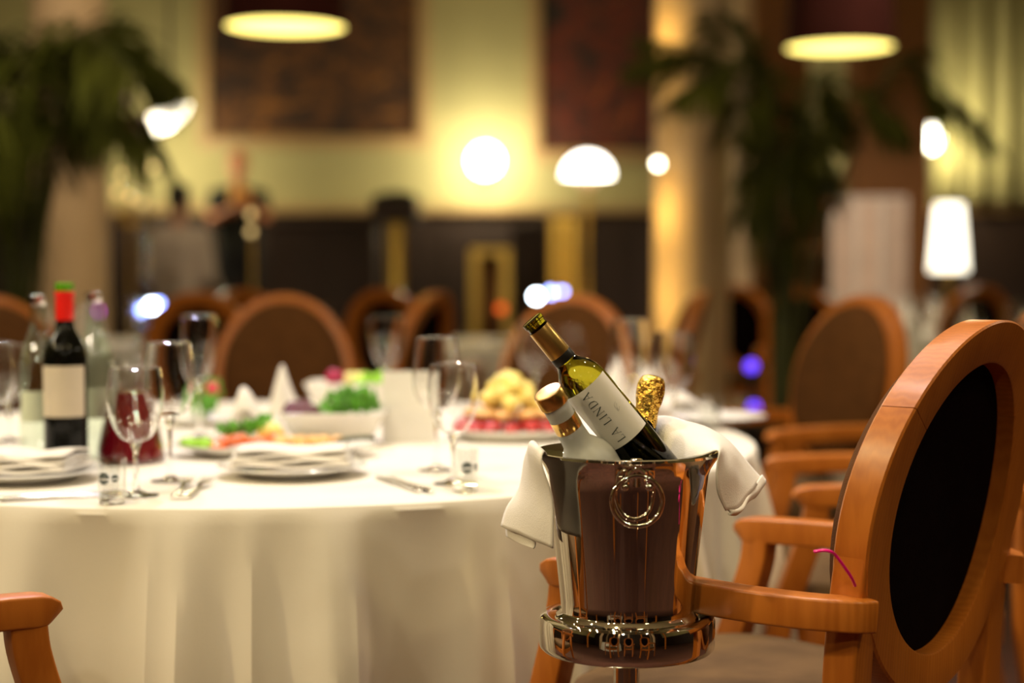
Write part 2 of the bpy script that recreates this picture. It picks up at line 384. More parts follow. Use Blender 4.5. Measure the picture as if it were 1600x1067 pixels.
# ================================================================== CHAIRS
def bp(x, z, wq=0.): return Vector((x, -.26 - .33 * max(0, z - .5) ** 2 + wq, z))
CZ, OW, OH, IW, IH = .788, .228, .266, .166, .207
def ring_arc(g, t0, t1, n):
    sc_ = [(0, -.024), (.05, -.026), (.95, -.026), (1, -.023), (1, .023), (.95, .026), (.05, .026), (0, .024)]
    k = len(g.v); m_ = len(sc_)
    for i in range(n + 1):
        t = t0 + (t1 - t0) * i / n
        for (q, wv) in sc_:
            a = IW + (OW - IW) * q; b = IH + (OH - IH) * q
            g.v.append(bp(a * math.cos(t), CZ + b * math.sin(t), wv))
    for i in range(n):
        for j in range(m_):
            q = (j + 1) % m_
            g.f.append((k + i * m_ + j, k + i * m_ + q, k + (i + 1) * m_ + q, k + (i + 1) * m_ + j))
    g.f.append(tuple(k + j for j in range(m_))); g.f.append(tuple(k + n * m_ + j for j in reversed(range(m_))))
def dome(name, m, parent, rx, rz, depth, w0, sign, edge=.35):
    g = G(); rings = [(1, 0), (.985, .35), (.93, .62), (.8, .82), (.6, .94), (.3, .99), (0, 1)]; ids = []; n = 56
    for (q, h) in rings:
        if q == 0: ids.append([len(g.v)]); g.v.append(bp(0, CZ, w0 + sign * depth * h)); continue
        row = []
        for i in range(n):
            t = 2 * PI * i / n; row.append(len(g.v)); g.v.append(bp(rx * q * math.cos(t), CZ + rz * q * math.sin(t), w0 + sign * depth * h))
        ids.append(row)
    for a, b in zip(ids, ids[1:]):
        for i in range(n):
            j = (i + 1) % n
            g.f.append((a[i], a[j], b[0]) if len(b) == 1 else (a[i], a[j], b[j], b[i]))
    return g.out(name, m, parent)
def squircle(a, w, d, e=4):
    c, s_ = math.cos(a), math.sin(a); k = (abs(c) ** e + abs(s_) ** e) ** (-1 / e)
    x, y = c * k, s_ * k
    return x * (w - .03 * (1 - y) * .6), y * d
def make_chair():
    e = empty('dining_armchair')
    g = G(); ring_arc(g, math.radians(36), math.radians(144), 40); ring_arc(g, math.radians(144.25), math.radians(395.75), 64)
    g.out('back_frame', M['beech'], e)
    dome('backrest', M['fabric'], e, IW + .034, IH + .034, .062, .016, 1)
    dome('back_panel', M['fabric_dark'], e, IW + .004, IH + .004, .004, .003, -1)
    # seat
    g = G(); n = 64; prof = [(.90, .425), (.97, .432), (1, .452), (1, .472), (.97, .492), (.88, .505), (.7, .515), (.4, .521), (.15, .523)]
    ids = []
    for (q, z) in prof:
        row = []
        for i in range(n):
            x, y = squircle(2 * PI * i / n, .258, .245); row.append(len(g.v)); g.v.append(Vector((x * q, y * q, z)))
        ids.append(row)
    for a, b in zip(ids, ids[1:]):
        for i in range(n): j = (i + 1) % n; g.f.append((a[i], a[j], b[j], b[i]))
    g.f.append(tuple(ids[-1])); g.f.append(tuple(reversed(ids[0])))
    g.out('seat', M['seat_fabric'], e)
    g = G(); ids = []
    for (q, z) in ((.93, .355), (.96, .36), (.965, .42), (.93, .427)):
        row = []
        for i in range(n):
            x, y = squircle(2 * PI * i / n, .258, .245, 5); row.append(len(g.v)); g.v.append(Vector((x * q, y * q, z)))
        ids.append(row)
    for a, b in zip(ids, ids[1:]):
        for i in range(n): j = (i + 1) % n; g.f.append((a[i], a[j], b[j], b[i]))
    g.f.append(tuple(ids[-1])); g.f.append(tuple(reversed(ids[0])))
    g.out('seat_frame', M['beech'], e)
    for s in (-1, 1):
        arm = cat([(s * .212, -.300, .672), (s * .235, -.286, .674), (s * .266, -.225, .676), (s * .280, -.12, .677), (s * .276, .02, .679), (s * .262, .13, .677), (s * .257, .185, .674)], 6)
        n_a = len(arm); arm += [Vector((s * .257, .198, .6725)), Vector((s * .257, .207, .669)), Vector((s * .257, .2115, .6645))]
        G().tube(arm, [1] * n_a + [.95, .82, .6], sec=rrect(.021, .0215, .1), up=(0, 0, 1)).out('armrest', M['beech'], e)
        leg = cat([(s * .257, .172, .662), (s * .256, .180, .61), (s * .25, .212, .51), (s * .246, .242, .42), (s * .244, .248, .33), (s * .242, .235, .15), (s * .24, .225, 0)], 6)
        k = len(leg); G().tube(leg, [1.0 - .35 * max(0, (i / k - .5)) * 1.6 for i in range(k)], sec=rrect(.0195, .025, .12), up=(0, 1, 0)).out('front_leg', M['beech'], e)
        st = [bp(s * .199, z) for z in (.80, .74, .68, .62, .56, .5, .44)] + [Vector((s * .199, -.265, .36)), Vector((s * .199, -.29, .2)), Vector((s * .199, -.33, 0))]
        st = cat(st, 3); G().tube(st, 1, sec=rrect(.026, .0245, .12), up=(0, 1, 0)).out('rear_leg', M['beech'], e)
    return e
chair0 = make_chair(); used = [0]
def chair(x, y, fx, fy, label, back=True, group=None):
    # x, y: the middle of the back; (fx, fy): where the sitter looks
    L = math.hypot(fx, fy); fx /= L; fy /= L
    c = chair0 if not used[0] else copy_tree(chair0); used[0] += 1
    o = .30; c.location = (x + fx * o, y + fy * o, 0); c.rotation_euler = (0, 0, math.atan2(-fx, fy))
    tag(c, label, 'chair', group); return c
# seats round the main table
TC = Vector((-.513, 3.46)); TR = 1.043; TZ = .755
pN = at(1476, 790, 2.19)
cN = chair(pN.x, pN.y, -.742, .670, 'nearest oval-back beech armchair in sharp focus, turned away at the right of the ice bucket')
chair(-1.173, 1.967, .8, .6, 'beech armchair of which only the arm shows in the lower left corner', group=None)
chair(at(1606, 0, 3.35).x, 3.35, -1, .05, 'beech armchair partly hidden behind the nearest chair, its back cut by the right edge')
chair(at(1334, 0, 4.7).x, 4.7, -.87, -.49, 'blurred beech armchair with brown oval back just left of the nearest chair')
chair(at(440, 0, 5.15).x, 5.15, .12, -1, 'brown upholstered armchair facing us across the table behind the salad bowls')
chair(at(888, 0, 5.0).x, 5.02, -.42, -.9, 'brown armchair across the table directly behind the tilted wine bottle')
chair(at(-12, 0, 4.8).x, 4.8, .7, -.7, 'armchair at the left edge behind the wine glasses')

# ================================================================== TABLES
def folds(a, seed, n=25):
    w_ = .55 * math.sin(a * 3 + seed) + .35 * math.sin(a * 7 + seed * 2)
    r1 = (1 - abs(math.sin(a * n / 2 * 1.0 + w_ * 1.6 + seed))) ** 1.4 if n % 2 == 0 else 0
    r1 = (1 - abs(math.sin(a * 13 + w_ * 1.6 + seed))) ** 1.4
    r2 = (1 - abs(math.sin(a * 19 + w_ * 2.2 + seed * 3))) ** 2.0
    return 1.5 * r1 + .8 * r2 + .35 * math.sin(a * 9 + seed) - .75
def tablecloth(c, R, seed, zt=TZ, n=420):
    prof = [(0, zt), (R * .25, zt), (R * .5, zt), (R * .75, zt), (R * .93, zt), (R - .012, zt), (R - .003, zt - .003), (R + .002, zt - .012)]
    for z in [zt - .03 - (zt - .05) * (k / 16) for k in range(17)]: prof.append((R + .004, z))
    g = G(); ids = []
    for i, (r, z) in enumerate(prof):
        if r == 0: ids.append([0]); g.v.append(Vector((0, 0, z))); continue
        row = []; d = max(0, zt - .012 - z) / zt
        for k in range(n):
            a = 2 * PI * k / n; fo = folds(a, seed)
            rr = r + min(1, d * 3.2) * .022 + d * .05 + (d ** .65) * .075 * (fo - .35)
            row.append(len(g.v)); g.v.append(Vector((rr * math.cos(a), rr * math.sin(a), z)))
        ids.append(row)
    for a, b in zip(ids, ids[1:]):
        for i in range(n):
            j = (i + 1) % n; g.f.append((a[0], b[j], b[i]) if len(a) == 1 else (a[i], a[j], b[j], b[i]))
    o = g.out('tablecloth', M['cloth'], loc=(c[0], c[1], 0)); return o
def table_frame(c, R, zt=TZ):
    e = empty('round_table', (c[0], c[1], 0))
    G().lathe([(0, zt - .032), (R - .03, zt - .032), (R - .02, zt - .028), (R - .02, zt - .006), (R - .03, zt - .003), (0, zt - .003)], 72).out('tabletop', M['wood_mid'], e)
    for k in range(4):
        a = PI / 4 + k * PI / 2; x, y = .62 * R * math.cos(a), .62 * R * math.sin(a)
        G().lathe([(0, 0), (.022, 0), (.022, zt - .033), (0, zt - .033)], 14, (x, y, 0)).out('leg', M['black'], e)
    return e
tag(tablecloth(TC, TR, 2.2), 'white floor-length tablecloth on the large round table in front', 'tablecloth')
tag(table_frame(TC, TR), 'large round banquet table hidden under the front white cloth', 'table')

# ================================================================== ICE BUCKET
BY = 2.12; s_b = BY / F_PX
bx = at(980, 703, BY).x; zr = at(980, 704, BY).z; zb = at(980, 950, BY).z
stand = empty('bucket_stand', (bx, BY, 0)); tag(stand, 'polished steel floor stand carrying the wine bucket beside the table', 'stand')
R2 = 138.5 * s_b; z2 = at(980, 1011, BY).z; z1 = at(980, 958, BY).z
G().lathe([(.0, z2 + .006), (R2 - .012, z2 + .004), (R2 - .004, z2), (R2 - .001, z2 + .003), (R2, z2 + .008), (R2, z1 - .007), (R2 - .002, z1 - .002), (R2 - .007, z1), (R2 - .02, z1 - .001), (R2 - .026, z1 - .006), (R2 - .030, z1 - .008), (0, z1 - .010)], 96).out('collar', M['steel'], stand)
G().lathe([(0, 0), (.15, 0), (.152, .006), (.145, .014), (.09, .024), (.03, .034), (.019, .05), (.0185, z2 + .004), (0, z2 + .004)], 64).out('pole', M['steel'], stand)
bk = empty('ice_bucket', (bx, BY, 0)); tag(bk, 'polished steel wine bucket with ring handle, filled with bottles and a napkin', 'ice bucket')
zf = z1 - .0095
H = lambda t: zf + (zr - zf) * t
rB, rT, rR = 103 * s_b, 127 * s_b, 147 * s_b
prof = [(0, zf + .001), (rB + .004, zf + .001), (rB + .008, zf + .004), (rB + .007, zf + .009), (rB + .001, zf + .014)]
for t in [i / 12 for i in range(13)]: prof.append((rB + (rT - rB) * (t ** 1.08), zf + .016 + (zr - .030 - zf - .016) * t))
prof += [(rT + .003, zr - .022), (rT + .008, zr - .014), (rR - .003, zr - .006), (rR, zr - .003), (rR - .001, zr), (rR - .004, zr + .001), (rR - .008, zr - .003), (rT - .001, zr - .016), (rT - .004, zr - .03)]
for t in [1 - i / 4 for i in range(5)]: prof.append((rB - .004 + (rT - rB) * t, zf + .02 + (zr - .034 - zf - .02) * t))
prof.append((0, zf + .018))
G().lathe(prof, 256, fn=lambda a, z: 1 + .004 * noise.noise(Vector((math.cos(a) * 7, math.sin(a) * 7, z * 1.2)))).out('body', M['steel'], bk)
# ring handle on the front (turned slightly to the right)
ha = math.radians(-88)
hx, hy = math.cos(ha), math.sin(ha)
Rm = Matrix.Rotation(ha, 4, 'Z')
g = G()
zc = at(0, 741, BY - .11).z
g.box(-.002, .006, -.006, .006, -.006, .016, .002)
g.tube(cat([(0, -.010, -.010), (.006, -.008, .0), (.008, 0, .006), (.006, .008, .0), (0, .010, -.010)], 5), .0028, 8)
g.tube([(.004, 0, .014), (.004, 0, -.012)], .004, 10)
for v in (-1, 1): g.ball((.005, v * .012, -.012), .0045, 10, 6)
g.xf(Rm @ Matrix.Scale(1.3, 4)); lug_r = rT + .000
g.out('handle_lug', M['steel'], bk, loc=(hx * lug_r, hy * lug_r, zc))
g = G(); rr_ = .0325; pts = [(.0055 + .008, rr_ * math.sin(t), -rr_ * math.cos(t)) for t in [2 * PI * i / 56 for i in range(57)]]
g.tube(pts, .0034, 10, cap=False, up=(1, 0, 0)); g.xf(Rm)
g.out('ring_handle', M['steel'], bk, loc=(hx * (lug_r - .004), hy * (lug_r - .004), at(0, 783, BY - .12).z))

# ---- bottle builder: local +Z to the neck, then tilted as a whole
def aim(o, base, top, spin=0):
    d = (Vector(top) - Vector(base)).normalized()
    q = d.to_track_quat('Z', 'Y'); o.rotation_mode = 'QUATERNION'
    from mathutils import Quaternion
    o.rotation_quaternion = q @ Quaternion((0, 0, 1), spin); o.location = base
LET = {  # strokes: x0,y0,x1,y1,width (unit height letters), serif capitals
 'L': (.55, [(.12, 0, .12, 1, .10), (.02, .02, .52, .02, .035), (.50, .02, .52, .22, .035), (.03, .98, .22, .98, .03)]),
 'A': (.78, [(.06, 0, .39, 1, .035), (.37, 1, .70, 0, .10), (.18, .34, .58, .34, .03), (0, .015, .16, .015, .03), (.58, .015, .80, .015, .03)]),
 'I': (.30, [(.14, 0, .14, 1, .10), (.02, .015, .26, .015, .03), (.02, .985, .26, .985, .03)]),
 'N': (.82, [(.10, 0, .10, 1, .035), (.10, 1, .70, 0, .10), (.70, 0, .70, 1, .035), (0, .015, .2, .015, .03), (.6, .985, .8, .985, .03), (.0, .985, .12, .985, .03)]),
 'D': (.80, [(.12, 0, .12, 1, .10), (.02, .985, .38, .985, .035), (.02, .015, .38, .015, .035), (.36, .985, .58, .85, .05), (.58, .86, .68, .5, .09), (.68, .5, .58, .14, .09), (.58, .15, .36, .015, .05)]),
 'E': (.6, [(.12, 0, .12, 1, .10), (.02, .985, .5, .985, .035), (.02, .015, .52, .015, .035), (.1, .5, .4, .5, .035)]),
 'S': (.55, [(.45, .85, .25, .98, .05), (.25, .98, .08, .8, .06), (.08, .8, .42, .3, .1), (.42, .3, .25, .02, .06), (.25, .02, .05, .15, .05)]),
 'R': (.7, [(.12, 0, .12, 1, .10), (.1, .985, .4, .985, .035), (.4, .98, .5, .75, .08), (.5, .75, .12, .5, .035), (.3, .5, .6, 0, .09)]),
 'U': (.75, [(.1, 1, .1, .25, .1), (.1, .25, .35, .02, .07), (.35, .02, .6, .25, .04), (.6, .25, .6, 1, .035)]),
 ' ': (.45, [])}
def text_on(g, s, fn, h, x0=0, y0=0, gap=.12):
    # fn maps flat (x, y) to a place on the label surface
    x = x0
    for ch in s:
        w_, st = LET[ch]
        for (a, b, c, d, t) in st:
            A = Vector((a, b)); B = Vector((c, d)); n_ = (B - A); L = n_.length; n_ = Vector((-n_.y, n_.x)) / L * t / 2
            k = 4
            for i in range(k):
                P = A + (B - A) * i / k; Q = A + (B - A) * (i + 1) / k
                q = [P - n_, Q - n_, Q + n_, P + n_]; m_ = len(g.v)
                g.v += [fn(x + p.x * h, y0 + p.y * h) for p in q]; g.f.append((m_, m_ + 1, m_ + 2, m_ + 3))
        x += (w_ + gap) * h
    return x - x0
def cyl_patch(g, r, a0, a1, z0, z1, n=24, m_=6):
    k = len(g.v)
    for i in range(n + 1):
        a = a0 + (a1 - a0) * i / n
        for j in range(m_ + 1): g.v.append(Vector((r * math.cos(a), r * math.sin(a), z0 + (z1 - z0) * j / m_)))
    for i in range(n):
        for j in range(m_):
            q = k + i * (m_ + 1) + j; g.f.append((q, q + m_ + 1, q + m_ + 2, q + 1))

# ---- the tilted white wine bottle
top = at(832, 501, 2.085); dirn = (at(1030, 740, 2.12) - top).normalized()
Lb = .302; base = top + dirn * Lb
wb = empty('wine_bottle'); tag(wb, 'olive glass white wine bottle with bronze capsule, leaning out of the steel bucket', 'bottle')
R = .0325
body = [(0, .004), (R * .75, 0), (R - .003, .001), (R, .006), (R, .18), (R * .985, .192), (R * .93, .203), (R * .80, .214), (R * .62, .222), (R * .49, .229), (.0150, .238), (.0137, .25), (.0135, .296), (.0152, .297), (.0152, .3035), (.012, .304), (0, .304)]
G().lathe(body, 64).out('glass_body', M['green_glass'], wb)
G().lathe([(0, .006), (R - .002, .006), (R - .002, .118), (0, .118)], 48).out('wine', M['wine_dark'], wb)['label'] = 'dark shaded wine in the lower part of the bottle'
# capsule: bronze sleeve; mouth of the bottle shows green above it
G().lathe([(.0152, .243), (.0157, .244), (.0152, .287), (.0150, .289)], 40).out('capsule', M['capsule'], wb)
G().lathe([(.0153, .232), (.0160, .233), (.0156, .2445), (.0153, .2445)], 40).out('capsule_band', M['black'], wb)
g = G(); amid = 0.0
cyl_patch(g, R + .0004, -1.5, 1.0, .099, .192); lab = g.out('label', M['label'], wb)
g = G(); hL = .0125
def wrap(x, y): # text runs up the bottle, tops to the left of the bottle
    a = -.20 + (-y) / R; return Vector(((R + .0007) * math.cos(a), (R + .0007) * math.sin(a), .106 + x))
text_on(g, 'LA LINDA', wrap, hL, gap=.20); g.out('lettering', M['ink'], lab, False)
g = G()
def wrap2(x, y):
    a = .42 + (-y) / R; return Vector(((R + .0007) * math.cos(a), (R + .0007) * math.sin(a), .140 + x))
for k in range(3): g.tube([wrap2(.006 + .006 * math.cos(t + k), .006 * math.sin(t)) for t in [i * .5 for i in range(6)]], .0002, 4)
g.out('crest', M['ink_grey'], lab, False)

# spin so that local angle 0 (+X) faces the camera
def aim_facing(o, base, up, side_angle):
    z = up.normalized(); tocam = (Vector((0, 0, EYE)) - base); x = (tocam - z * tocam.dot(z)).normalized(); y = z.cross(x)
    m_ = Matrix((x, y, z)).transposed().to_4x4() @ Matrix.Rotation(side_angle, 4, 'Z'); m_.translation = base; o.matrix_world = m_
aim_facing(wb, base, -dirn, math.radians(6))

# ---- frosted bottle with the gold cap
top2 = at(855, 611, 2.045); d2 = (at(928, 735, 2.09) - top2).normalized(); L2 = .22
vb = empty('spirit_bottle'); tag(vb, 'frosted spirit bottle with gold cap and gold neck band at the front left of bucket', 'bottle')
G().lathe([(0, .003), (.033, 0), (.037, .005), (.038, .02), (.038, .096), (.0368, .106), (.032, .117), (.0255, .126), (.0200, .134), (.0187, .15), (.0182, .200), (.0186, .2005), (0, .2005)], 56).out('glass_body', M['frosted'], vb)
g = G(); g.lathe([(0, .199), (.0200, .199), (.0205, .201), (.0205, .2165), (.0195, .219), (.017, .2195), (0, .2185)], 56).out('cap', M['gold_cap'], vb)
nb = G(); cyl_patch(nb, .0189, -PI, PI, .158, .178, 48, 2); nb = nb.out('neck_band', M['gold_cap'], vb)
g = G()
for s_, a0 in (('RUS', -.75), ('SE', .35)):
    text_on(g, s_, lambda x, y: Vector((.0191 * math.cos(a0 + x / .0191), .0191 * math.sin(a0 + x / .0191), .163 + y)), .007 if s_ == 'RUS' else .009, gap=.1)
g.out('band_print', mat('brown_ink', (.20, .09, .02), .5), nb, False)
aim_facing(vb, top2 + d2 * L2, -d2, 0)

# ---- champagne bottle at the back right of the bucket
top3 = at(1021, 586, 2.20); d3 = (at(1000, 700, 2.187) - top3).normalized(); L3 = .27
cb = empty('champagne_bottle'); tag(cb, 'champagne bottle whose crumpled gold foil neck rises behind the wine label', 'bottle')
G().lathe([(0, .003), (.024, 0), (.027, .006), (.027, .13), (.026, .15), (.024, .17), (.018, .19), (.0155, .215), (.0155, .25), (0, .25)], 48).out('glass_body', M['wine_dark'], cb)
def crumple(a, z): return 1 + .07 * noise.noise(Vector((math.cos(a) * 1.6, math.sin(a) * 1.6, z * 75)))
G().lathe([(.0165, .19), (.0172, .205), (.0165, .215), (.0168, .225), (.0185, .232), (.0195, .24), (.0200, .248), (.0195, .255), (.0180, .262), (.0145, .267), (.007, .2695), (0, .270)], 60, fn=crumple).out('foil', M['gold_foil'], cb)
aim(cb, top3 + d3 * L3, top3)

# ---- napkin: over the rim left and right, passing behind the bottles
def A(px, py, Y): return at(px, py, Y)
rows = [  # each row: far edge -> near edge
 [A(783, 822, 2.19), A(803, 831, 2.15), A(823, 840, 2.11), A(843, 848, 2.07), A(863, 857, 2.04)],
 [A(792, 793, 2.19), A(809, 800, 2.145), A(828, 808, 2.10), A(846, 816, 2.06), A(864, 826, 2.035)],
 [A(812, 760, 2.18), A(822, 764, 2.13), A(838, 768, 2.08), A(852, 774, 2.05), A(862, 776, 2.035)],
 [A(820, 714, 2.18), A(824, 710, 2.13), A(826, 708, 2.10), A(834, 714, 2.06), A(846, 724, 2.03)],
 [A(834, 690, 2.19), A(833, 689, 2.14), A(834, 690, 2.10), A(842, 697, 2.06), A(852, 706, 2.045)],
 [A(856, 712, 2.20), A(852, 716, 2.17), A(852, 722, 2.14), A(858, 728, 2.11), A(864, 732, 2.10)],
 [A(900, 725, 2.21), A(900, 735, 2.20), A(900, 745, 2.19), A(900, 755, 2.18), A(900, 765, 2.17)],
 [A(960, 715, 2.225), A(960, 730, 2.22), A(960, 745, 2.21), A(960, 755, 2.20), A(960, 765, 2.20)],
 [A(998, 672, 2.225), A(1002, 688, 2.22), A(1008, 704, 2.21), A(1014, 720, 2.20), A(1018, 735, 2.19)],
 [A(1030, 650, 2.225), A(1034, 660, 2.20), A(1040, 676, 2.18), A(1050, 700, 2.16), A(1062, 722, 2.13)],
 [A(1072, 658, 2.22), A(1076, 668, 2.19), A(1084, 684, 2.15), A(1092, 700, 2.11), A(1098, 712, 2.08)],
 [A(1112, 672, 2.20), A(1116, 680, 2.16), A(1120, 690, 2.12), A(1124, 697, 2.08), A(1122, 704, 2.05)],
 [A(1142, 692, 2.19), A(1143, 702, 2.15), A(1140, 712, 2.11), A(1134, 722, 2.07), A(1122, 724, 2.04)],
 [A(1168, 722, 2.19), A(1164, 734, 2.15), A(1154, 746, 2.11), A(1142, 760, 2.075), A(1120, 764, 2.045)],
 [A(1190, 748, 2.19), A(1182, 760, 2.15), A(1168, 776, 2.11), A(1152, 794, 2.08), A(1134, 798, 2.06)]]
nk = loft('napkin', rows, M['napkin'], thick=.002, wr=.004)
tag(nk, 'white cloth napkin draped over both sides of the steel bucket', 'napkin')
# doubled hem that shows under each end
hem = loft('hem', [[A(790, 818, 2.195), A(812, 828, 2.15), A(836, 838, 2.10)], [A(791, 830, 2.195), A(812, 842, 2.15), A(836, 852, 2.10)], [A(792, 838, 2.195), A(812, 849, 2.15), A(833, 857, 2.10)]], M['napkin'], nk, .002)
hem2 = loft('hem', [[A(1190, 742, 2.195), A(1178, 758, 2.155), A(1162, 774, 2.115), A(1150, 792, 2.085), A(1138, 796, 2.065)], [A(1196, 752, 2.195), A(1184, 766, 2.155), A(1170, 776, 2.115), A(1160, 795, 2.085), A(1142, 801, 2.065)], [A(1190, 762, 2.195), A(1180, 776, 2.155), A(1168, 784, 2.115), A(1152, 803, 2.085), A(1138, 804, 2.065)]], M['napkin'], nk, .003)

# ---- magenta ribbon on the nearest chair
g = G(); g.tube(cat([A(1336, 915, 2.01), A(1330, 902, 2.0), A(1318, 884, 1.99), A(1306, 868, 1.985), A(1298, 862, 1.98), A(1286, 860, 1.98), A(1272, 862, 1.985)], 6), .0021, 8)
tag(g.out('drinking_straw', M['magenta']), 'thin magenta straw sticking up where the nearest chair arm meets its back', 'straw')

# ================================================================== ON THE TABLE
def wine_glass(h, r, kind='goblet'):
    e = empty('wine_glass'); st = .42 * h if kind == 'goblet' else .46 * h
    b = h - st
    if kind == 'goblet': pr = [(.0, 0), (.35, .02), (.62, .10), (.86, .28), (.98, .50), (1, .66), (.96, .84), (.90, 1.0)]
    elif kind == 'flute': pr = [(.0, 0), (.3, .03), (.62, .14), (.85, .35), (.97, .6), (1, .8), (.98, 1.0)]
    else: pr = [(.0, 0), (.4, .02), (.75, .12), (.95, .30), (1, .5), (.95, .75), (.86, 1.0)]
    pts = cat([(x * r, 0, st + z * b) for x, z in pr], 4)
    th = .0011; out_ = [(max(0, p.x), p.z) for p in pts]; inn = [(max(0, p.x - th), p.z + th * (1.5 if i < 3 else 0)) for i, p in enumerate(pts)]
    G().lathe(out_ + inn[::-1][:-1] + [(0, st + .0035)], 48).out('bowl', M['clear_solid'], e)
    G().lathe([(0, .0), (r * .78, 0), (r * .79, .0015), (r * .4, .004), (.006, .010), (.0038, .03), (.0036, st * .6), (.0048, st - .014), (.010, st - .002), (0, st - .001)], 32).out('stem', M['clear_solid'], e)
    G().tube([(r * pr[-1][0] * math.cos(t), r * pr[-1][0] * math.sin(t), h) for t in [2 * PI * i / 40 for i in range(41)]], .0008, 6, cap=False).out('rim', M['clear_solid'], e)
    return e
def T(px, py, z=TZ): p = on(px, py, z); return p
gl = {}
GLX = [
 ('goblet', .209, .046, 213, 775, 'empty water goblet standing right of the shot glass at the left table edge'),
 ('wine', .242, .0435, 266, 752, 'tall wine glass just behind the front left water goblet'),
 ('flute', .27, .039, 312, 684, 'tall glass behind the wine glasses, in front of the orange chair rim'),
 ('goblet', .206, .044, 708, 756, 'water goblet in the middle of the table beside the right shot glass'),
 ('wine', .245, .044, 682, 735, 'tall wine glass behind the middle water goblet'),
 ('wine', .235, .048, 836, 645, 'wine glass just left of the bronze bottle capsule'),
 ('wine', .225, .042, 890, 642, 'dim wine glass behind the neck of the tilted bottle'),
 ('wine', .255, .050, 985, 668, 'large wine glass behind the gold foil bottle neck, left one'),
 ('goblet', .226, .048, 1053, 672, 'water goblet right of the gold foil bottle neck'),
 ('flute', .25, .050, 604, 642, 'tall glass at the far side of the table between the chairs'),
 ('goblet', .21, .045, 14, 690, 'wine goblet cut by the left edge of the picture'),
 ('wine', .23, .045, -12, 720, 'wine glass nearly out of view at the left edge, before the goblet'),
 ('flute', .24, .036, 420, 640, 'slim glass in front of the brown armchair facing us'),
]
for kind, h, r, px, py, lb in GLX[:12]:
    p = T(px, py)
    if kind not in gl: c = gl[kind] = wine_glass(h, r, kind); gl[kind + 's'] = (h, r)
    else: c = copy_tree(gl[kind]); h0, r0 = gl[kind + 's']; c.scale = (r / r0, r / r0, h / h0)
    c.location = (p.x, p.y, TZ + .0005); tag(c, lb, 'glass', 'stemmed glasses on the front table')
# shot glasses
def shot():
    e = empty('shot_glass')
    G().lathe([(0, 0), (.0195, 0), (.0205, .002), (.0232, .072), (.0225, .0725), (.0205, .016), (0, .014)], 36).out('glass_body', M['glass'], e)
    G().lathe([(0, .001), (.0192, .001), (.0202, .013), (0, .013)], 28).out('glass_base', M['clear_solid'], e)
    g = G()
    for a0 in (-1.9, -1.1):
        rr = .0226; R_ = .0095 if a0 < -1.5 else .006
        for k in range(8):
            if k == 3: continue
            h0 = -R_ + 2 * R_ * k / 8; h1 = h0 + 2 * R_ / 9; w0 = math.sqrt(max(1e-9, R_ ** 2 - ((h0 + h1) / 2) ** 2))
            cyl_patch(g, rr, a0 - w0 / rr, a0 + w0 / rr, .042 + h0, .042 + h1, 5, 1)
    g.out('round_emblem', M['ink'], e); return e
s1 = shot(); p = T(175, 787); s1.location = (p.x, p.y, TZ + .0005); tag(s1, 'shot glass with a round dark emblem at the left table edge', 'glass', 'shot glasses')
s2 = copy_tree(s1); p = T(727, 768); s2.location = (p.x, p.y, TZ + .0005); s2.rotation_euler.z = .5; tag(s2, 'shot glass with dark print beside the middle water goblet', 'glass', 'shot glasses')
s3 = copy_tree(s1); p = T(1110, 672); s3.location = (p.x, p.y, TZ + .0005); s3.rotation_euler.z = 2.6; s3.scale = (1.15, 1.15, 1.1); tag(s3, 'shot glass near the right end of the table beyond the bucket', 'glass', 'shot glasses')

# red wine bottle
p = T(104, 730); rb = empty('wine_bottle', (p.x, p.y, TZ + .0005)); tag(rb, 'dark red wine bottle with bright red capsule standing on the table at the left', 'bottle')
k = 1.10; prof = [(0, .002), (.030, 0), (.0345, .003), (.0365, .010), (.0365, .185), (.035, .200), (.029, .216), (.020, .230), (.0155, .243), (.0145, .262), (0, .262)]
G().lathe([(a * k, b * k) for a, b in prof], 48).out('glass_body', M['wine_dark'], rb)
G().lathe([(a * k, b * k) for a, b in [(.0150, .250), (.0155, .252), (.0152, .290), (.0165, .291), (.0165, .299), (.0150, .300)]], 40).out('capsule', M['red_cap'], rb)
G().lathe([(a * k, b * k) for a, b in [(.0150, .299), (.0158, .301), (.0160, .312), (.0135, .314), (0, .314)]], 32).out('bottle_mouth', mat('green_glass_lip', (.10, .32, .01), .1, coat=.8), rb)
g = G(); cyl_patch(g, .0369 * k, -PI / 2 - 1.15, -PI / 2 + 1.25, .088 * k, .174 * k); lb_ = g.out('label', mat('beige_label', (.62, .54, .42), .7), rb)
g = G()
text_on(g, 'LA LINDA', lambda x, y: Vector((.0372 * k * math.cos(-PI / 2 - .45 - y / .04), .0372 * k * math.sin(-PI / 2 - .45 - y / .04), .094 * k + x)), .0105, gap=.2)
g.out('lettering', M['ink_grey'], lb_, False)

# water bottles
def water_bottle(px, py, lb, h=.32):
    p = T(px, py); e = empty('water_bottle', (p.x, p.y, TZ + .0005)); tag(e, lb, 'bottle')
    k = h / .3
    G().lathe([(a * k, b * k) for a, b in [(0, .003), (.030, 0), (.034, .006), (.034, .165), (.033, .18), (.027, .205), (.018, .228), (.0145, .25), (.0135, .285)]], 40).out('glass_body', M['water'], e)
    G().lathe([(a * k, b * k) for a, b in [(.0145, .283), (.0150, .284), (.0150, .300), (.014, .301), (0, .301)]], 28).out('cap', M['silver'], e)
    g = G(); cyl_patch(g, .0343 * k, -PI / 2 - .8, -PI / 2 + .9, .075 * k, .13 * k); g.out('label', mat('pale_green_label', (.6, .66, .5), .6), e)
    return e
water_bottle(62, 722, 'clear glass water bottle left of the red wine bottle')
water_bottle(150, 716, 'clear glass water bottle right of the red wine bottle', .325)

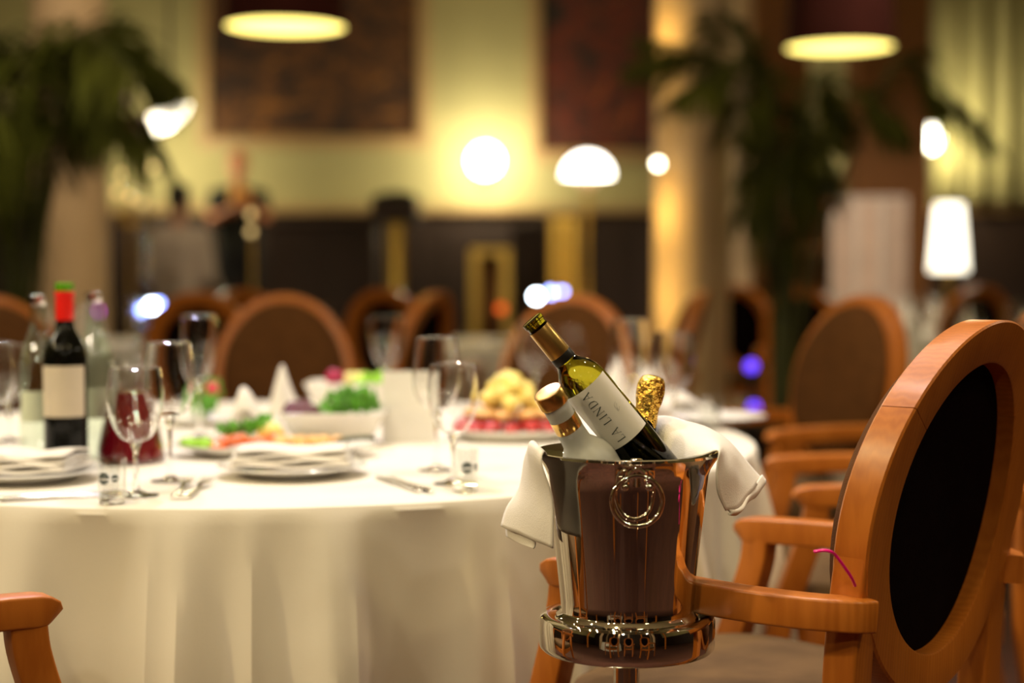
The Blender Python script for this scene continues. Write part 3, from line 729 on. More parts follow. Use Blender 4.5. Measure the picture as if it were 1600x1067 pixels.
# carafe with red drink
p = T(205, 722); e = empty('carafe', (p.x, p.y, TZ + .0005)); tag(e, 'wide glass carafe of dark red drink behind the front left goblet', 'carafe')
G().lathe([(0, .003), (.060, 0), (.066, .008), (.064, .03), (.052, .08), (.040, .12), (.033, .145), (.032, .165), (.037, .19), (.040, .2)], 48).out('glass_body', M['glass'], e)
G().lathe([(0, .006), (.058, .004), (.0635, .010), (.0615, .03), (.050, .08), (.0385, .118), (.034, .136), (0, .136)], 48).out('drink', M['red_drink'], e)

# plates and napkins
def plate(px, py, r, lb, name='plate'):
    p = T(px, py); g = G().lathe([(0, .003), (r * .55, .002), (r * .58, .0), (r * .62, .002), (r * .70, .010), (r * .98, .0185), (r, .020), (r * .985, .0215), (r * .7, .014), (r * .6, .007), (0, .006)], 72)
    o = g.out(name, M['porcelain'], loc=(p.x, p.y, TZ + .0005)); return tag(o, lb, 'plate')
def folded_napkin(x, y, z, w_, d, rz, lb, layers=4):
    e = empty('napkin', (x, y, z), rz); tag(e, lb, 'napkin')
    for k in range(layers):
        v = [[Vector(((i / 6 - .5) * w_ * (1 - .03 * k), (j / 4 - .5) * d * (1 - .05 * k) + .004 * k, .002 + k * .0075 + .007 * (1 - abs(j / 2 - 1)) * (k > 0) + .003 * math.sin(i * 1.4 + k * 2))) for j in range(5)] for i in range(7)]
        loft('napkin_layer', v, M['napkin'], e, .004, 1)
    return e
plate(457, 742, .135, 'white dinner plate with a folded napkin, front centre of the table')
p = T(457, 742); folded_napkin(p.x, p.y + .005, TZ + .021, .215, .15, .06, 'white napkin folded flat on the front centre plate')
plate(40, 750, .135, 'white dinner plate at the left end of the table')
p = T(40, 750); folded_napkin(p.x, p.y, TZ + .021, .20, .14, -.12, 'white napkin folded flat on the left plate')

# cutlery
def knife(x, y, a, lb):
    e = empty('table_knife', (x, y, TZ + .001), a); tag(e, lb, 'knife')
    G().tube([(0, -.11, .003), (0, -.09, .0035), (0, -.03, .0035), (0, 0, .003)], [.9, 1.1, 1, .8], sec=rrect(.006, .0028, .4), up=(0, 0, 1)).out('handle', M['silver'], e)
    G().tube([(0, 0, .003), (0, .03, .003), (0, .09, .003), (.003, .115, .002)], [1, 1.35, 1.3, .3], sec=rrect(.0055, .0009, .3), up=(0, 0, 1)).out('blade', M['silver'], e); return e
def fork(x, y, a, lb):
    e = empty('table_fork', (x, y, TZ + .001), a); tag(e, lb, 'fork')
    G().tube([(0, -.10, .003), (0, -.08, .004), (0, 0, .004), (0, .03, .008)], [1.2, 1.3, .6, .6], sec=rrect(.0065, .002, .4), up=(0, 0, 1)).out('handle', M['silver'], e)
    g = G().tube([(0, .03, .008), (0, .045, .009), (0, .06, .008)], [.5, 1, 1.1], sec=rrect(.012, .0012, .3), up=(0, 0, 1))
    for k in range(4): g.tube([((k - 1.5) * .0066, .058, .008), ((k - 1.5) * .0066, .085, .008), ((k - 1.5) * .0062, .10, .011)], .0014, 6)
    g.out('tines', M['silver'], e); return e
for (px, py, a, lb) in ((98, 776, -1.12, 'left knife of the pair beside the left shot glass'), (112, 778, -1.12, 'right knife of the pair beside the left shot glass')):
    p = T(px, py); knife(p.x, p.y, a, lb)
for (px, py, a, lb) in ((620, 758, .42, 'knife right of the centre plate, left of the pair'), (638, 759, .42, 'knife right of the centre plate, right of the pair')):
    p = T(px, py); knife(p.x, p.y, a, lb)
for (px, py, a, lb) in ((284, 768, .10, 'left fork of the pair beside the centre plate'), (308, 768, .0, 'right fork of the pair beside the centre plate')):
    p = T(px, py); fork(p.x, p.y, a, lb)

# platter with salmon, lemon and pastry
def platter(px, py, rx, ry, lb):
    p = T(px, py); g = G().lathe([(0, .003), (.6, .002), (.64, 0), (.68, .003), (.97, .021), (1, .023), (.985, .025), (.7, .010), (0, .008)], 64)
    for v in g.v: v.x *= rx; v.y *= ry
    return tag(g.out('serving_platter', M['porcelain'], loc=(p.x, p.y, TZ + .0005)), lb, 'platter'), p
_, pp = platter(430, 712, .205, .115, 'oval white platter of salmon and pastries behind the centre plate')
def blob(name, m, x, y, z, r, lb, cat_, group, seed, rz=0):
    g = G().ball((0, 0, 0), r, 16, 10)
    for v in g.v: v += Vector((1, 1, 1)) * 0; q = 1 + .22 * noise.noise(v / max(r) * 1.5 + Vector((seed, seed, 0))); v.x *= q; v.y *= q; v.z *= q
    o = g.out(name, m, loc=(x, y, z)); o.rotation_euler = (0, 0, rz); return tag(o, lb, cat_, group)
def ruffle(name, m, x, y, z, r, lb, cat_, group, seed, hgt=.02):
    v = [[Vector(((i / 7 - .5) * 2 * r, (j / 5 - .5) * 1.5 * r, hgt * (.5 + noise.noise(Vector((i * .8, j * .9, seed))) * 1.6))) for j in range(6)] for i in range(8)]
    o = loft(name, v, m, None, .0015, 1); o.location = (x, y, z); o.rotation_euler.z = seed; return tag(o, lb, cat_, group)
R_ = random.Random(4)
for k in range(6):
    blob('salmon_slice', M['salmon'], pp.x - .115 + .022 * k, pp.y - .02 + .02 * (k % 2), TZ + .022 + .006 * (k % 3), (.026, .02, .012), 'orange slice of smoked salmon on the oval platter', 'salmon', 'salmon slices on the oval platter', k, k * .5)
for k in range(4):
    ruffle('herb_leaf', M['lettuce'], pp.x - .10 + .024 * k, pp.y + .03, TZ + .04 + .004 * k, .022, 'green herb leaf on top of the salmon', 'herb', 'herbs on the oval platter', k * 1.7 + .3)
for k in range(2):
    blob('lime_wedge', M['lime'], pp.x - .165 + .028 * k, pp.y - .03, TZ + .028, (.02, .016, .012), 'bright lime wedge at the left end of the oval platter', 'lime', 'lime wedges', k + 9)
blob('lemon_half', M['lemon'], pp.x - .012, pp.y + .02, TZ + .042, (.026, .022, .026), 'pale lemon half in the middle of the oval platter', 'lemon', None, 3)
for k in range(6):
    blob('pastry', M['pastry'], pp.x + .01 + .022 * k, pp.y - .01 + .022 * (k % 2), TZ + .024 + .004 * ((k + 1) % 2), (.022, .018, .015), 'golden pastry piece on the right half of the oval platter', 'pastry', 'pastries on the oval platter', k + 20, k)
G_ = G().tube(cat([(pp.x + .12, pp.y - .01, TZ + .030), (pp.x + .15, pp.y, TZ + .034), (pp.x + .185, pp.y + .005, TZ + .036), (pp.x + .20, pp.y + .008, TZ + .033)], 5), .005, 10)
tag(G_.out('green_bean', mat('dark_green_pod', (.05, .07, .02), .4)), 'dark green pod lying at the right end of the oval platter', 'vegetable')

# square white bowls
def square_bowl(px, py, w_, d, h, lb, rz=0):
    p = T(px, py); g = G(); ids = []; n = 48
    for (q, z) in ((0.55, 0), (.62, .0), (.66, .004), (.93, h * .8), (1, h), (.975, h + .001), (.90, h * .8), (.62, .010), (.1, .008)):
        row = []
        for i in range(n):
            a = 2 * PI * i / n; c, s_ = math.cos(a), math.sin(a); kk = (abs(c) ** 5 + abs(s_) ** 5) ** (-1 / 5)
            row.append(len(g.v)); g.v.append(Vector((c * kk * w_ * q, s_ * kk * d * q, z)))
        ids.append(row)
    for a, b in zip(ids, ids[1:]):
        for i in range(n): j = (i + 1) % n; g.f.append((a[i], a[j], b[j], b[i]))
    g.f.append(tuple(ids[-1])); g.f.append(tuple(reversed(ids[0])))
    o = g.out('salad_bowl', M['porcelain'], loc=(p.x, p.y, TZ + .0005)); o.rotation_euler.z = rz; tag(o, lb, 'bowl'); return p
p = square_bowl(522, 694, .115, .095, .072, 'square white porcelain bowl of salad in the middle of the table')
for k in range(5):
    blob('beetroot_piece', M['beet'], p.x - .085 + .02 * (k % 3), p.y - .03 + .02 * (k // 2), TZ + .068 + .008 * (k // 3), (.02, .018, .018), 'dark beetroot piece in the front square bowl', 'beetroot', 'beetroot in the front bowl', k)
for k in range(7):
    ruffle('salad_leaf', M['lettuce'], p.x + .01 + .02 * (k % 4), p.y - .045 + .03 * (k // 4), TZ + .066 + .004 * k, .028, 'green salad leaf in the front square bowl', 'salad', 'salad leaves in the front bowl', k * 1.3 + 5, .03)
for k in range(2): ruffle('salad_leaf', M['lettuce'], p.x + .0 - .02 * k, p.y + .02, TZ + .066, .03, 'green salad leaf in the front square bowl', 'salad', 'salad leaves in the front bowl', k + 40)
p = square_bowl(560, 656, .13, .10, .095, 'taller white bowl behind the front salad bowl, topped with leaves')
for k in range(5):
    ruffle('salad_leaf', M['lime'], p.x + .02 + .022 * k, p.y - .05 + .02 * (k % 2), TZ + .095, .028, 'pale green leaf in the taller rear bowl', 'salad', 'leaves in the rear bowl', k + 3.3, .02)
blob('radish', mat('radish_red', (.35, .01, .06), .4), p.x - .055, p.y - .03, TZ + .108, (.026, .024, .02), 'dark red radish on the rear bowl', 'radish', None, 6)
blob('potato', M['lemon'], p.x - .01, p.y + .02, TZ + .10, (.04, .035, .018), 'pale boiled potato in the rear bowl', 'potato', None, 8)
# napkins standing
def peak_napkin(px, py, w_, h, lb, rz=0, lean=0.):
    p = T(px, py); e = empty('napkin', (p.x, p.y, TZ + .001), rz); tag(e, lb, 'napkin')
    v = []; n = 7
    for i in range(n):
        t = i / (n - 1); x = (t - .5) * w_; hh = h * (1 - abs(2 * t - 1) ** 1.3 * .62)
        v.append([Vector((x, .05 * math.cos((t - .5) * 3), 0)), Vector((x * .9 + lean * .5, .035 * math.cos((t - .5) * 3), hh * .5)), Vector((x * .55 + lean, .0, hh)), Vector((x * .9 + lean * .5, -.03 * math.cos((t - .5) * 3), hh * .5)), Vector((x, -.045 * math.cos((t - .5) * 3), 0))])
    loft('napkin_fold', v, M['napkin'], e, .003, 2); return e
def wave_napkin(px, py, w_, d, h, lb, rz=0):
    p = T(px, py); e = empty('napkin', (p.x, p.y, TZ + .001), rz); tag(e, lb, 'napkin')
    for k in range(2):
        v = [[Vector(((i / 6 - .5) * w_, (j / 4 - .5) * d, (h - .012 * k) * (.55 + .45 * math.sin(i * .8 + j * .3 + k)) * math.sin(PI * (.12 + .76 * j / 4)) ** .5 * (.55 if i in (0, 6) else 1))) for j in range(5)] for i in range(7)]
        loft('napkin_fold', v, M['napkin'], e, .003, 2)
    g = G().box(-w_ * .40, w_ * .40, -d * .36, d * .36, 0, h * .42, .012); g.out('napkin_base', M['napkin'], e)
    return e
wave_napkin(405, 690, .115, .10, .115, 'rounded folded white napkin at the left of the salad bowl')
peak_napkin(455, 672, .10, .150, 'pointed white napkin standing behind the salad bowl', .1, -.02)
# white tent card
p = T(638, 690); g = G()
g.tube([(-.058, -.025, 0), (-.058, 0, .155), (-.058, .025, 0)], 1, sec=[(0, 0)] * 3) if 0 else None
for s in (-1, 1):
    g.add([(-.056, s * .030, 0), (.056, s * .030, 0), (.056, s * .0015, .152), (-.056, s * .0015, .152), (-.056, s * .0285, 0), (.056, s * .0285, 0), (.056, 0, .150), (-.056, 0, .150)],
          [(0, 1, 2, 3), (4, 5, 6, 7), (0, 1, 5, 4), (1, 2, 6, 5), (2, 3, 7, 6), (3, 0, 4, 7)])
o = g.out('tent_card', M['label'], smooth=False, loc=(p.x, p.y, TZ + .001)); o.rotation_euler.z = .12; tag(o, 'blank white tent card standing behind the middle goblet', 'card')
# right platter with meat and cheese
_, pp = platter(800, 686, .150, .115, 'white plate of cured meat and cheese left of the bucket')
for k in range(16):
    a = 2 * PI * k / 16; blob('meat_slice', M['meat'], pp.x + .105 * math.cos(a), pp.y + .075 * math.sin(a), TZ + .030 + .004 * (k % 2), (.026, .02, .013), 'dark red slice of cured meat on the right platter', 'meat', 'cured meat slices on the right platter', k, a)
for k in range(9):
    a = 2 * PI * k / 9 + .3; blob('bread_piece', M['pastry'], pp.x + .07 * math.cos(a), pp.y + .05 * math.sin(a), TZ + .058, (.028, .022, .012), 'pale bread piece above the cured meat', 'bread', 'bread on the right platter', k + 5, a)
for k in range(14):
    a = k * 2.4; q = .05 * math.sqrt((13 - k) / 13.); blob('cheese_piece', M['cheese'], pp.x - .005 + q * math.cos(a), pp.y + q * math.sin(a), TZ + .075 + .0045 * k, (.026, .022, .017), 'yellow cheese piece heaped on the right platter', 'cheese', 'cheese on the right platter', k + 7, a)
# napkins and cloth at the right end of the table
wave_napkin(1080, 652, .16, .12, .07, 'low folded white napkin near the right end of the table')
p = T(1130, 660); plate(1120, 662, .12, 'small plate near the right end of the table')
peak_napkin(962, 652, .12, .15, 'white napkin standing behind the wine label', 0, .0)
peak_napkin(1012, 640, .12, .12, 'white napkin standing behind the gold foil bottle', .3, .0)
for k in range(4):
    p = T(318 + 4 * k, 660 - 5 * k); ruffle('garnish_leaf', M['lettuce'], p.x, p.y, TZ + .025 + .008 * k, .03, 'green garnish leaf on the small dish behind the second wine glass', 'herb', 'garnish leaves at the left', k + 2.2, .03)
plate(318, 664, .10, 'small white dish of green garnish behind the wine glasses')
blob('radish', mat('radish_pink', (.75, .03, .10), .4), T(330, 655).x, T(330, 655).y + .02, TZ + .075, (.016, .016, .016), 'pink radish on the small garnish dish', 'radish', None, 2)

# ================================================================== THE ROOM BEYOND
chair(at(312, 0, 6.0).x, 6.0, .1, 1, 'orange rimmed armchair seen from behind, left of the brown armchair facing us')
chair(at(660, 0, 6.0).x, 6.0, -.93, .36, 'narrow side-on orange chair back between the two brown armchairs')
chair(at(606, 0, 7.2).x, 7.2, .36, .93, 'dim reddish chair behind the narrow side-on chair back')
chair(at(368, 0, 7.0).x, 7.0, -.5, .8, 'dim reddish chair peeping over the brown armchair facing us')
chair(at(1080, 0, 6.6).x, 6.6, -.97, .2, 'side-on chair in front of the round golden column')
chair(at(1260, 0, 8.7).x, 8.7, .36, .93, 'small far chair with dark oval back behind the blurred brown armchair')
chair(at(1530, 0, 9.1).x, 9.1, -.2, .95, 'small far reddish chair below the tall white lamp')
chair(at(1163, 0, 9.6).x, 9.6, .69, .72, 'far chair just right of the round column at the distant table')

def far_table(px, Y, R, seed, lb):
    x = at(px, 0, Y).x; o = tablecloth((x, Y), R, seed, n=240); tag(o, 'white tablecloth ' + lb, 'tablecloth'); return x
t1 = far_table(1350, 10.6, .72, 5, 'on the distant table at the right below the folding screen')
t2 = far_table(1560, 7.4, .75, 8, 'on the distant table at the far right edge')
t3 = far_table(210, 8.3, .70, 3, 'on the distant table at the left behind the orange chair')
t4 = far_table(765, 8.45, .62, 6, 'on the distant table in the middle')
t5 = at(800, 0, 1).x - 1.5; o = tablecloth((-1.6, -1.9), .85, 4, n=240); tag(o, 'added white tablecloth on the table behind the photographer, mirrored in the steel', 'tablecloth')  # tablecloth and next three chairs added out of view for the steel to mirror
chair(-.50, .22, -.75, -.66, 'added chair behind the photographer, mirrored left in the steel bucket')
chair(.08, -.16, .1, -1, 'added chair behind the photographer, mirrored in the middle of the bucket')
chair(.72, .32, .8, -.6, 'added chair behind the photographer, mirrored right in the steel bucket')
def far_set(x, Y, R, n, ph, where):
    for k in range(n):
        a = ph + 2 * PI * k / n; X, Z_ = x + R * math.cos(a), Y + R * math.sin(a)
        e = empty('napkin', (X, Z_, TZ + .001), a); tag(e, 'white cone napkin on the ' + where, 'napkin', 'cone napkins on the ' + where)
        G().lathe([(.055, 0), (.05, .05), (.03, .13), (.004, .21), (0, .212)], 20, fn=lambda a_, z: 1 + .08 * math.sin(a_ * 5)).out('cone', M['napkin'], e)
        b = a + PI / n; c = copy_tree(gl['wine']); c.scale = (1, 1, .95); c.location = (x + R * .8 * math.cos(b), Y + R * .8 * math.sin(b), TZ + .001)
        tag(c, 'wine glass on the ' + where, 'glass', 'wine glasses on the ' + where)
far_set(t1, 10.6, .52, 9, .2, 'distant table below the folding screen')
far_set(t2, 7.4, .5, 6, .5, 'distant table at the right edge')
far_set(t3, 8.3, .48, 6, .3, 'distant table at the left')

# pendant drum lamps
def pendant(px, py, Y, r, lb, tilt=0):
    p = at(px, py, Y); e = empty('pendant_lamp', (p.x, p.y, p.z)); tag(e, lb, 'lamp')
    h = .34
    G().lathe([(r, 0), (r + .004, 0), (r * .93 + .004, h), (r * .93, h)], 64).out('lamp_shade', M['drum'], e)
    G().lathe([(0, .012), (r - .004, .012), (r - .004, .018), (0, .018)], 64).out('diffuser', M['e_diff'], e)
    G().lathe([(0, h - .006), (r * .92, h - .006), (r * .92, h - .001), (0, h - .001)], 40).out('shade_top', M['drum'], e)
    G().tube([(0, 0, h), (0, 0, ZC - p.z)], .008, 8).out('cord', M['black'], e)
    e.rotation_euler = (0, tilt, 0)
pendant(446, 44, 7.9, .300, 'dark drum pendant lamp with glowing yellow underside at upper left centre')
pendant(1312, 76, 9.3, .315, 'dark drum pendant lamp with glowing yellow underside at upper right')

# wall globe, dome lamp, sconces
def sconce(px, py, Y, r, m, lb, wall=True, power=0):
    p = at(px, py, Y); e = empty('wall_lamp', p); tag(e, lb, 'lamp')
    G().ball((0, 0, 0), r, 28, 16).out('globe', M[m], e)
    g = G().tube([(0, r * .9, -r * .6), (0, r + .1, -r * .9)] if wall else [(0, 0, -r), (0, 0, -r - .08)], .012, 8)
    if wall: g.lathe([(0, -.05), (.04, -.05), (.04, .05), (0, .05)], 16, (0, r + .1, -r * .9))
    g.out('bracket', M['brass'], e)
    return p
p = sconce(758, 251, 13.74, .13, 'e_globe', 'glowing round globe lamp on the wall between the two paintings')
lamp('POINT', 'globe_light', (p.x, p.y - .3, p.z), 40, (1, .88, .56), .12)
sconce(1448, 216, 13.3, .11, 'e_globe', 'glowing round lamp in front of the curtain at the right')
lamp('POINT', 'globe_light', at(1480, 250, 13.3), 34, (1, .88, .56), .1)
p = at(1028, 256, 8.66); e = empty('wall_lamp', p); tag(e, 'small glowing bulb at the left side of the round column', 'lamp')
G().ball((0, 0, 0), .022, 16, 10).out('bulb', M['e_bulb'], e); G().tube([(0, 0, -.02), (.02, .06, -.06), (.03, .12, -.05)], .007, 8).out('bracket', M['brass'], e)
lamp('POINT', 'column_fill', at(1000, 330, 8.75), 5, (1, .66, .18), .05)  # added lights with no fixture, brightening the column's golden left side
lamp('POINT', 'column_fill', at(1000, 60, 8.75), 5, (1, .66, .18), .05)
lamp('POINT', 'column_fill', at(985, 470, 8.7), 6, (1, .66, .18), .05)
# dome floor lamp
p = at(918, 276, 9.6); e = empty('floor_lamp', (p.x, p.y, 0)); tag(e, 'white glowing dome lamp on a thin pole in front of the red painting', 'lamp')
rd = .155
G().lathe([(rd * math.cos(t), p.z + rd * .95 * math.sin(t)) for t in [i * PI / 24 for i in range(12)]] + [(0, p.z + rd * .95)], 40).out('lamp_shade', M['e_dome'], e)
G().lathe([(.0, p.z - .085), (.03, p.z - .08), (.055, p.z - .05), (.075, p.z - .012), (0, p.z - .01)], 32).out('bowl', mat('warm_bowl', (.75, .55, .35), .4), e)
G().tube([(0, 0, 0), (0, 0, p.z - .08)], .014, 10).out('pole', M['brass'], e); G().lathe([(0, 0), (.15, 0), (.15, .015), (.02, .03), (0, .03)], 32).out('base', M['brass'], e)
# tapered white lamp at the right
x = at(1487, 0, 9.9).x; zt_, zb_ = at(0, 318, 9.9).z, at(0, 424, 9.9).z; e = empty('floor_lamp', (x, 9.9, 0)); tag(e, 'tall tapered white lampshade glowing at the right', 'lamp')
G().lathe([(.120, zb_), (.108, zb_ + (zt_ - zb_) * .4), (.085, zt_), (0, zt_ + .001)], 40).out('lamp_shade', M['e_lamp'], e)
G().tube([(0, 0, 0), (0, 0, zb_ + .1)], .02, 12).out('pole', M['brass'], e); G().lathe([(0, 0), (.13, 0), (.13, .02), (.02, .04), (0, .04)], 32).out('base', M['brass'], e)
# slanted bright tube light at the left
p = at(262, 180, 8.0); e = empty('spotlight', p); tag(e, 'slanted bright white spotlight among the palm leaves at upper left', 'lamp')
G().tube([at(282, 158, 8) - p, at(276, 172, 8) - p, at(262, 186, 8) - p, at(240, 194, 8) - p], .05, 14).out('tube', M['e_bulb'], e)
G().tube([at(238, 192, 8) - p + Vector((0, .05, 0)), (0, .06, .1), (0, .06, ZC - p.z)], .01, 8).out('rod', M['black'], e)
lamp('POINT', 'spotlight_glow', at(235, 245, 13.2), 44, (1, .88, .56), .1)

# table of the candelabra with pale bulbs at the left
x = at(200, 0, 10.2).x; e = empty('candelabra', (x, 10.2, 0)); tag(e, 'tall candelabra with many pale dim bulbs left of the grey shirted person', 'candelabra')
G().lathe([(0, 0), (.16, 0), (.15, .03), (.03, .06), (.014, .1), (.012, 1.5), (.03, 1.55), (0, 1.56)], 24).out('stand', M['brass'], e)
for k in range(7):
    px, py = ((190, 272), (212, 262), (228, 290), (182, 300), (205, 308), (238, 262), (222, 318))[k]
    q = at(px, py, 10.2 + .06 * (k % 3 - 1)) - Vector((x, 10.2, 0))
    a_ = G().tube(cat([(0, 0, 1.5), (q.x * .6, q.y * .6, 1.44), (q.x, q.y, q.z - .03)], 4), .006, 6).out('branch', M['brass'], e)
    G().ball(q, .022, 12, 8).out('bulb', M['e_dim'], a_)
# flowers above it
x = at(225, 0, 9.5).x; e = empty('flower_arrangement', (x, 9.5, 0)); tag(e, 'tall vase of mauve and red flowers below the slanted spotlight', 'flowers')
G().lathe([(0, 0), (.12, 0), (.12, .03), (.05, .06), (.04, 1.2), (.07, 1.5), (.08, 1.72), (.07, 1.72), (0, 1.6)], 28).out('vase', M['glass'], e)
R_ = random.Random(3)
for k in range(12):
    q = at(185 + R_.uniform(0, 58), 150 + R_.uniform(0, 80), 9.5 + R_.uniform(-.1, .1)) - Vector((x, 9.5, 0))
    s_ = G().tube(cat([(0, 0, 1.62), (q.x * .4, q.y * .4, 1.75), (q.x, q.y, q.z)], 4), .004, 5).out('stem', M['stem'], e)
    G().ball(q, (.05, .05, .04), 12, 8).out('blossom', mat('mauve_petal', (.30, .20, .24), .6) if k % 3 else mat('red_petal', (.35, .02, .03), .6), s_)

# palms
def palm(px, Y, zbase, fronds, lb, leafy=1.0, hp=.0):
    x = at(px, 0, Y).x; e = empty('potted_palm', (x, Y, 0)); tag(e, lb, 'plant')
    G().lathe([(0, 0), (.2, 0), (.24, .4), (.25, .42), (.22, .42), (0, .36)], 32).out('pot', M['wood_dark'], e)
    rnd = random.Random(px)
    for (tx, ty, dy, mid) in fronds:
        tip = at(tx, ty, Y + dy) - Vector((x, Y, 0)); mx_, my_ = mid; md = at(mx_, my_, Y + dy * .6) - Vector((x, Y, 0))
        st = Vector((rnd.uniform(-.05, .05), rnd.uniform(-.05, .05), .37))
        lo = Vector(((md.x) * .35, md.y * .35, st.z + (md.z - st.z) * .55))
        path = cat([st, lo, md, (md + tip) * .5 + Vector((0, 0, .05)), tip], 10); N = len(path)
        s_ = G().tube(path, [.014 * (1 - .85 * i / N) for i in range(N)], 6).out('stem', M['stem'], e)
        g = G()
        for i in range(int(N * .42), N):
            f_ = (i - N * .42) / (N * .58); t = (path[min(i + 1, N - 1)] - path[i - 1]).normalized(); a = t.cross(Vector((0, 0, 1))); a = a.normalized() if a.length > .01 else Vector((1, 0, 0))
            L = (.30 + .14 * math.sin(PI * f_)) * leafy * (1 - .5 * f_)
            for s in (-1, 1):
                for sub in (0, .5):
                    p0 = path[i] + t * sub * .03; d = (a * s * (.8 + rnd.uniform(-.2, .2)) + t * .75 + Vector((0, rnd.uniform(-.3, .3), -.30 + rnd.uniform(-.25, .15)))).normalized()
                    wv = d.cross(Vector((0, 0, 1))).normalized() * .011; p1 = p0 + d * L * .5; p2 = p0 + d * L + Vector((0, 0, -.10 * L / .3))
                    g.add([p0, p1 - wv, p1 + wv + Vector((0, 0, .004)), p2, p1 + Vector((0, 0, -.005))], [(0, 1, 4), (0, 4, 2), (1, 3, 4), (4, 3, 2)])
        g.out('leaflets', M['leaf'], e)
    return e
palm(1232, 7.4, .4, [(1000, 95, .2, (1120, 110)), (1015, 60, .4, (1150, 130)), (1125, 25, -.3, (1175, 130)), (1150, 190, -.4, (1190, 140)), (1545, 215, .2, (1400, 100)), (1400, 190, -.3, (1320, 170)), (1060, 150, -.5, (1160, 120)), (1290, 210, .5, (1250, 150)), (1180, 90, .0, (1205, 170)), (1165, 330, .2, (1200, 230)), (1225, 330, -.4, (1228, 240)), (1290, 300, .2, (1262, 220)), (1205, 390, -.3, (1215, 300)), (1190, 260, .3, (1185, 190)), (1260, 260, -.3, (1262, 200)), (1320, 190, .1, (1270, 140))], 'large green potted palm with arching fronds right of the golden column', .85)
palm(20, 6.6, .4, [(262, 112, .2, (150, 75)), (230, 220, -.3, (120, 110)), (-60, 60, .2, (-10, 90)), (140, 60, .4, (90, 90)), (60, 230, .3, (60, 130)), (-40, 260, -.4, (-10, 150)), (210, 110, -.5, (120, 70)), (30, 320, .0, (10, 180)), (160, 190, .4, (100, 100)), (-80, 160, .5, (-40, 110)), (90, 190, -.2, (60, 110)), (30, 90, -.3, (25, 130)), (0, 400, .2, (-5, 250))], 'large dark potted palm at the left edge covering the beige column', 1.15)

# folding screen, cabinet, speaker
def folding_screen(px0, px1, Y, h, lb):
    x0 = at(px0, 0, Y).x; x1 = at(px1, 0, Y).x; e = empty('folding_screen', (x0, Y, 0)); tag(e, lb, 'screen'); w_ = (x1 - x0) / 3
    for k in range(3):
        g = G(); a = (.22, -.22, .22)[k]; W = w_ / math.cos(a) - .008
        g.box(0, .03, -.012, .012, 0, h, .003).box(W - .03, W, -.012, .012, 0, h, .003).box(.03, W - .03, -.012, .012, h - .03, h).box(.03, W - .03, -.012, .012, 0, .03)
        for j in range(1, 12): g.box(.03, W - .03, -.007, .007, h * j / 12 - .005, h * j / 12 + .005)
        g.xf(Matrix.Translation((k * w_, (0, math.tan(.22) * w_, 0)[k], 0)) @ Matrix.Rotation(a, 4, 'Z'))
        pn = g.out('panel', M['tan_trim'] if 0 else M['white_paint'], e)
        q = G().box(.03, W - .03, -.003, .003, .03, h - .03); q.xf(Matrix.Translation((k * w_, (0, math.tan(.22) * w_, 0)[k], 0)) @ Matrix.Rotation(a, 4, 'Z'))
        q.out('paper', mat('rice_paper', (.66, .48, .38), .8), pn)
folding_screen(1302, 1424, 11.6, 1.70, 'pale pinkish three-panel folding screen left of the tapered lamp')
x0 = at(1222, 0, 12.3).x; x1 = at(1296, 0, 12.3).x; e = empty('cabinet', ((x0 + x1) / 2, 12.3, 0)); tag(e, 'brown shelf cabinet left of the folding screen', 'cabinet'); w2 = (x1 - x0) / 2
g = G().box(-w2, -w2 + .03, -.2, .2, 0, 1.68).box(w2 - .03, w2, -.2, .2, 0, 1.68).box(-w2, w2, .18, .2, 0, 1.68)
g.out('body', M['wood_mid'], e, False)
for z in (.02, .5, .95, 1.3, 1.66): G().box(-w2 + .03, w2 - .03, -.2, .18, z, z + .03).out('shelf', M['wood_mid'], e, False)
q = at(1300, 274, 12.2); g = G().box(-.19, .19, -.15, .15, 0, .2, .03); o = g.out('loudspeaker', M['black'], loc=(at(1272, 0, 12.25).x, 12.28, 1.692)); tag(o, 'black box speaker on top of the brown shelf cabinet', 'speaker')
# bar furniture along the back wall
def bar_piece(px0, px1, py, Y, dep, lb, m, name='sideboard', top='wood_dark'):
    x0 = at(px0, 0, Y).x; x1 = at(px1, 0, Y).x; h = at(0, py, Y).z; e = empty(name, ((x0 + x1) / 2, Y, 0)); tag(e, lb, 'cabinet'); w2 = (x1 - x0) / 2
    G().box(-w2, w2, 0, dep, 0, h - .04, .008).out('body', M[m], e, False); G().box(-w2 - .03, w2 + .03, -.03, dep, h - .04, h, .008).out('top', M[top], e, False)
    for s in (-1, 1):
        d = G().box(s * w2 / 2 - w2 * .44, s * w2 / 2 + w2 * .44, -.02, 0, .08, h - .1, .006).out('door', M[m], e, False)
        G().ball((s * w2 * .1, -.03, h * .55), .014, 10, 6).out('knob', M['brass'], d)
bar_piece(415, 585, 345, 12.6, .5, 'long dark sideboard in front of the wainscot behind the waiter', 'wood_dark')
bar_piece(800, 858, 352, 12.6, .5, 'dark sideboard between the brass cabinet and the dome lamp', 'wood_dark')
def brass_case(px0, px1, py, Y, lb):
    x0 = at(px0, 0, Y).x; x1 = at(px1, 0, Y).x; h = at(0, py, Y).z; e = empty('display_case', ((x0 + x1) / 2, Y, 0)); tag(e, lb, 'cabinet'); w2 = (x1 - x0) / 2
    g = G()
    for sx in (-1, 1):
        for sy in (-1, 1): g.box(sx * w2 - .035, sx * w2 + .035, sy * .18 - .03, sy * .18 + .03, 0, h)
    g.box(-w2, w2, -.2, .2, h - .05, h).box(-w2, w2, -.2, .2, 0, .08); g.out('frame', M['brass'], e, False)
    G().box(-w2 + .01, w2 - .01, .15, .17, .08, h - .05).out('back', M['wood_mid'], e, False)
    for z in (.4, .8): G().box(-w2 + .02, w2 - .02, -.17, .15, z, z + .02).out('shelf', M['wood_mid'], e, False)
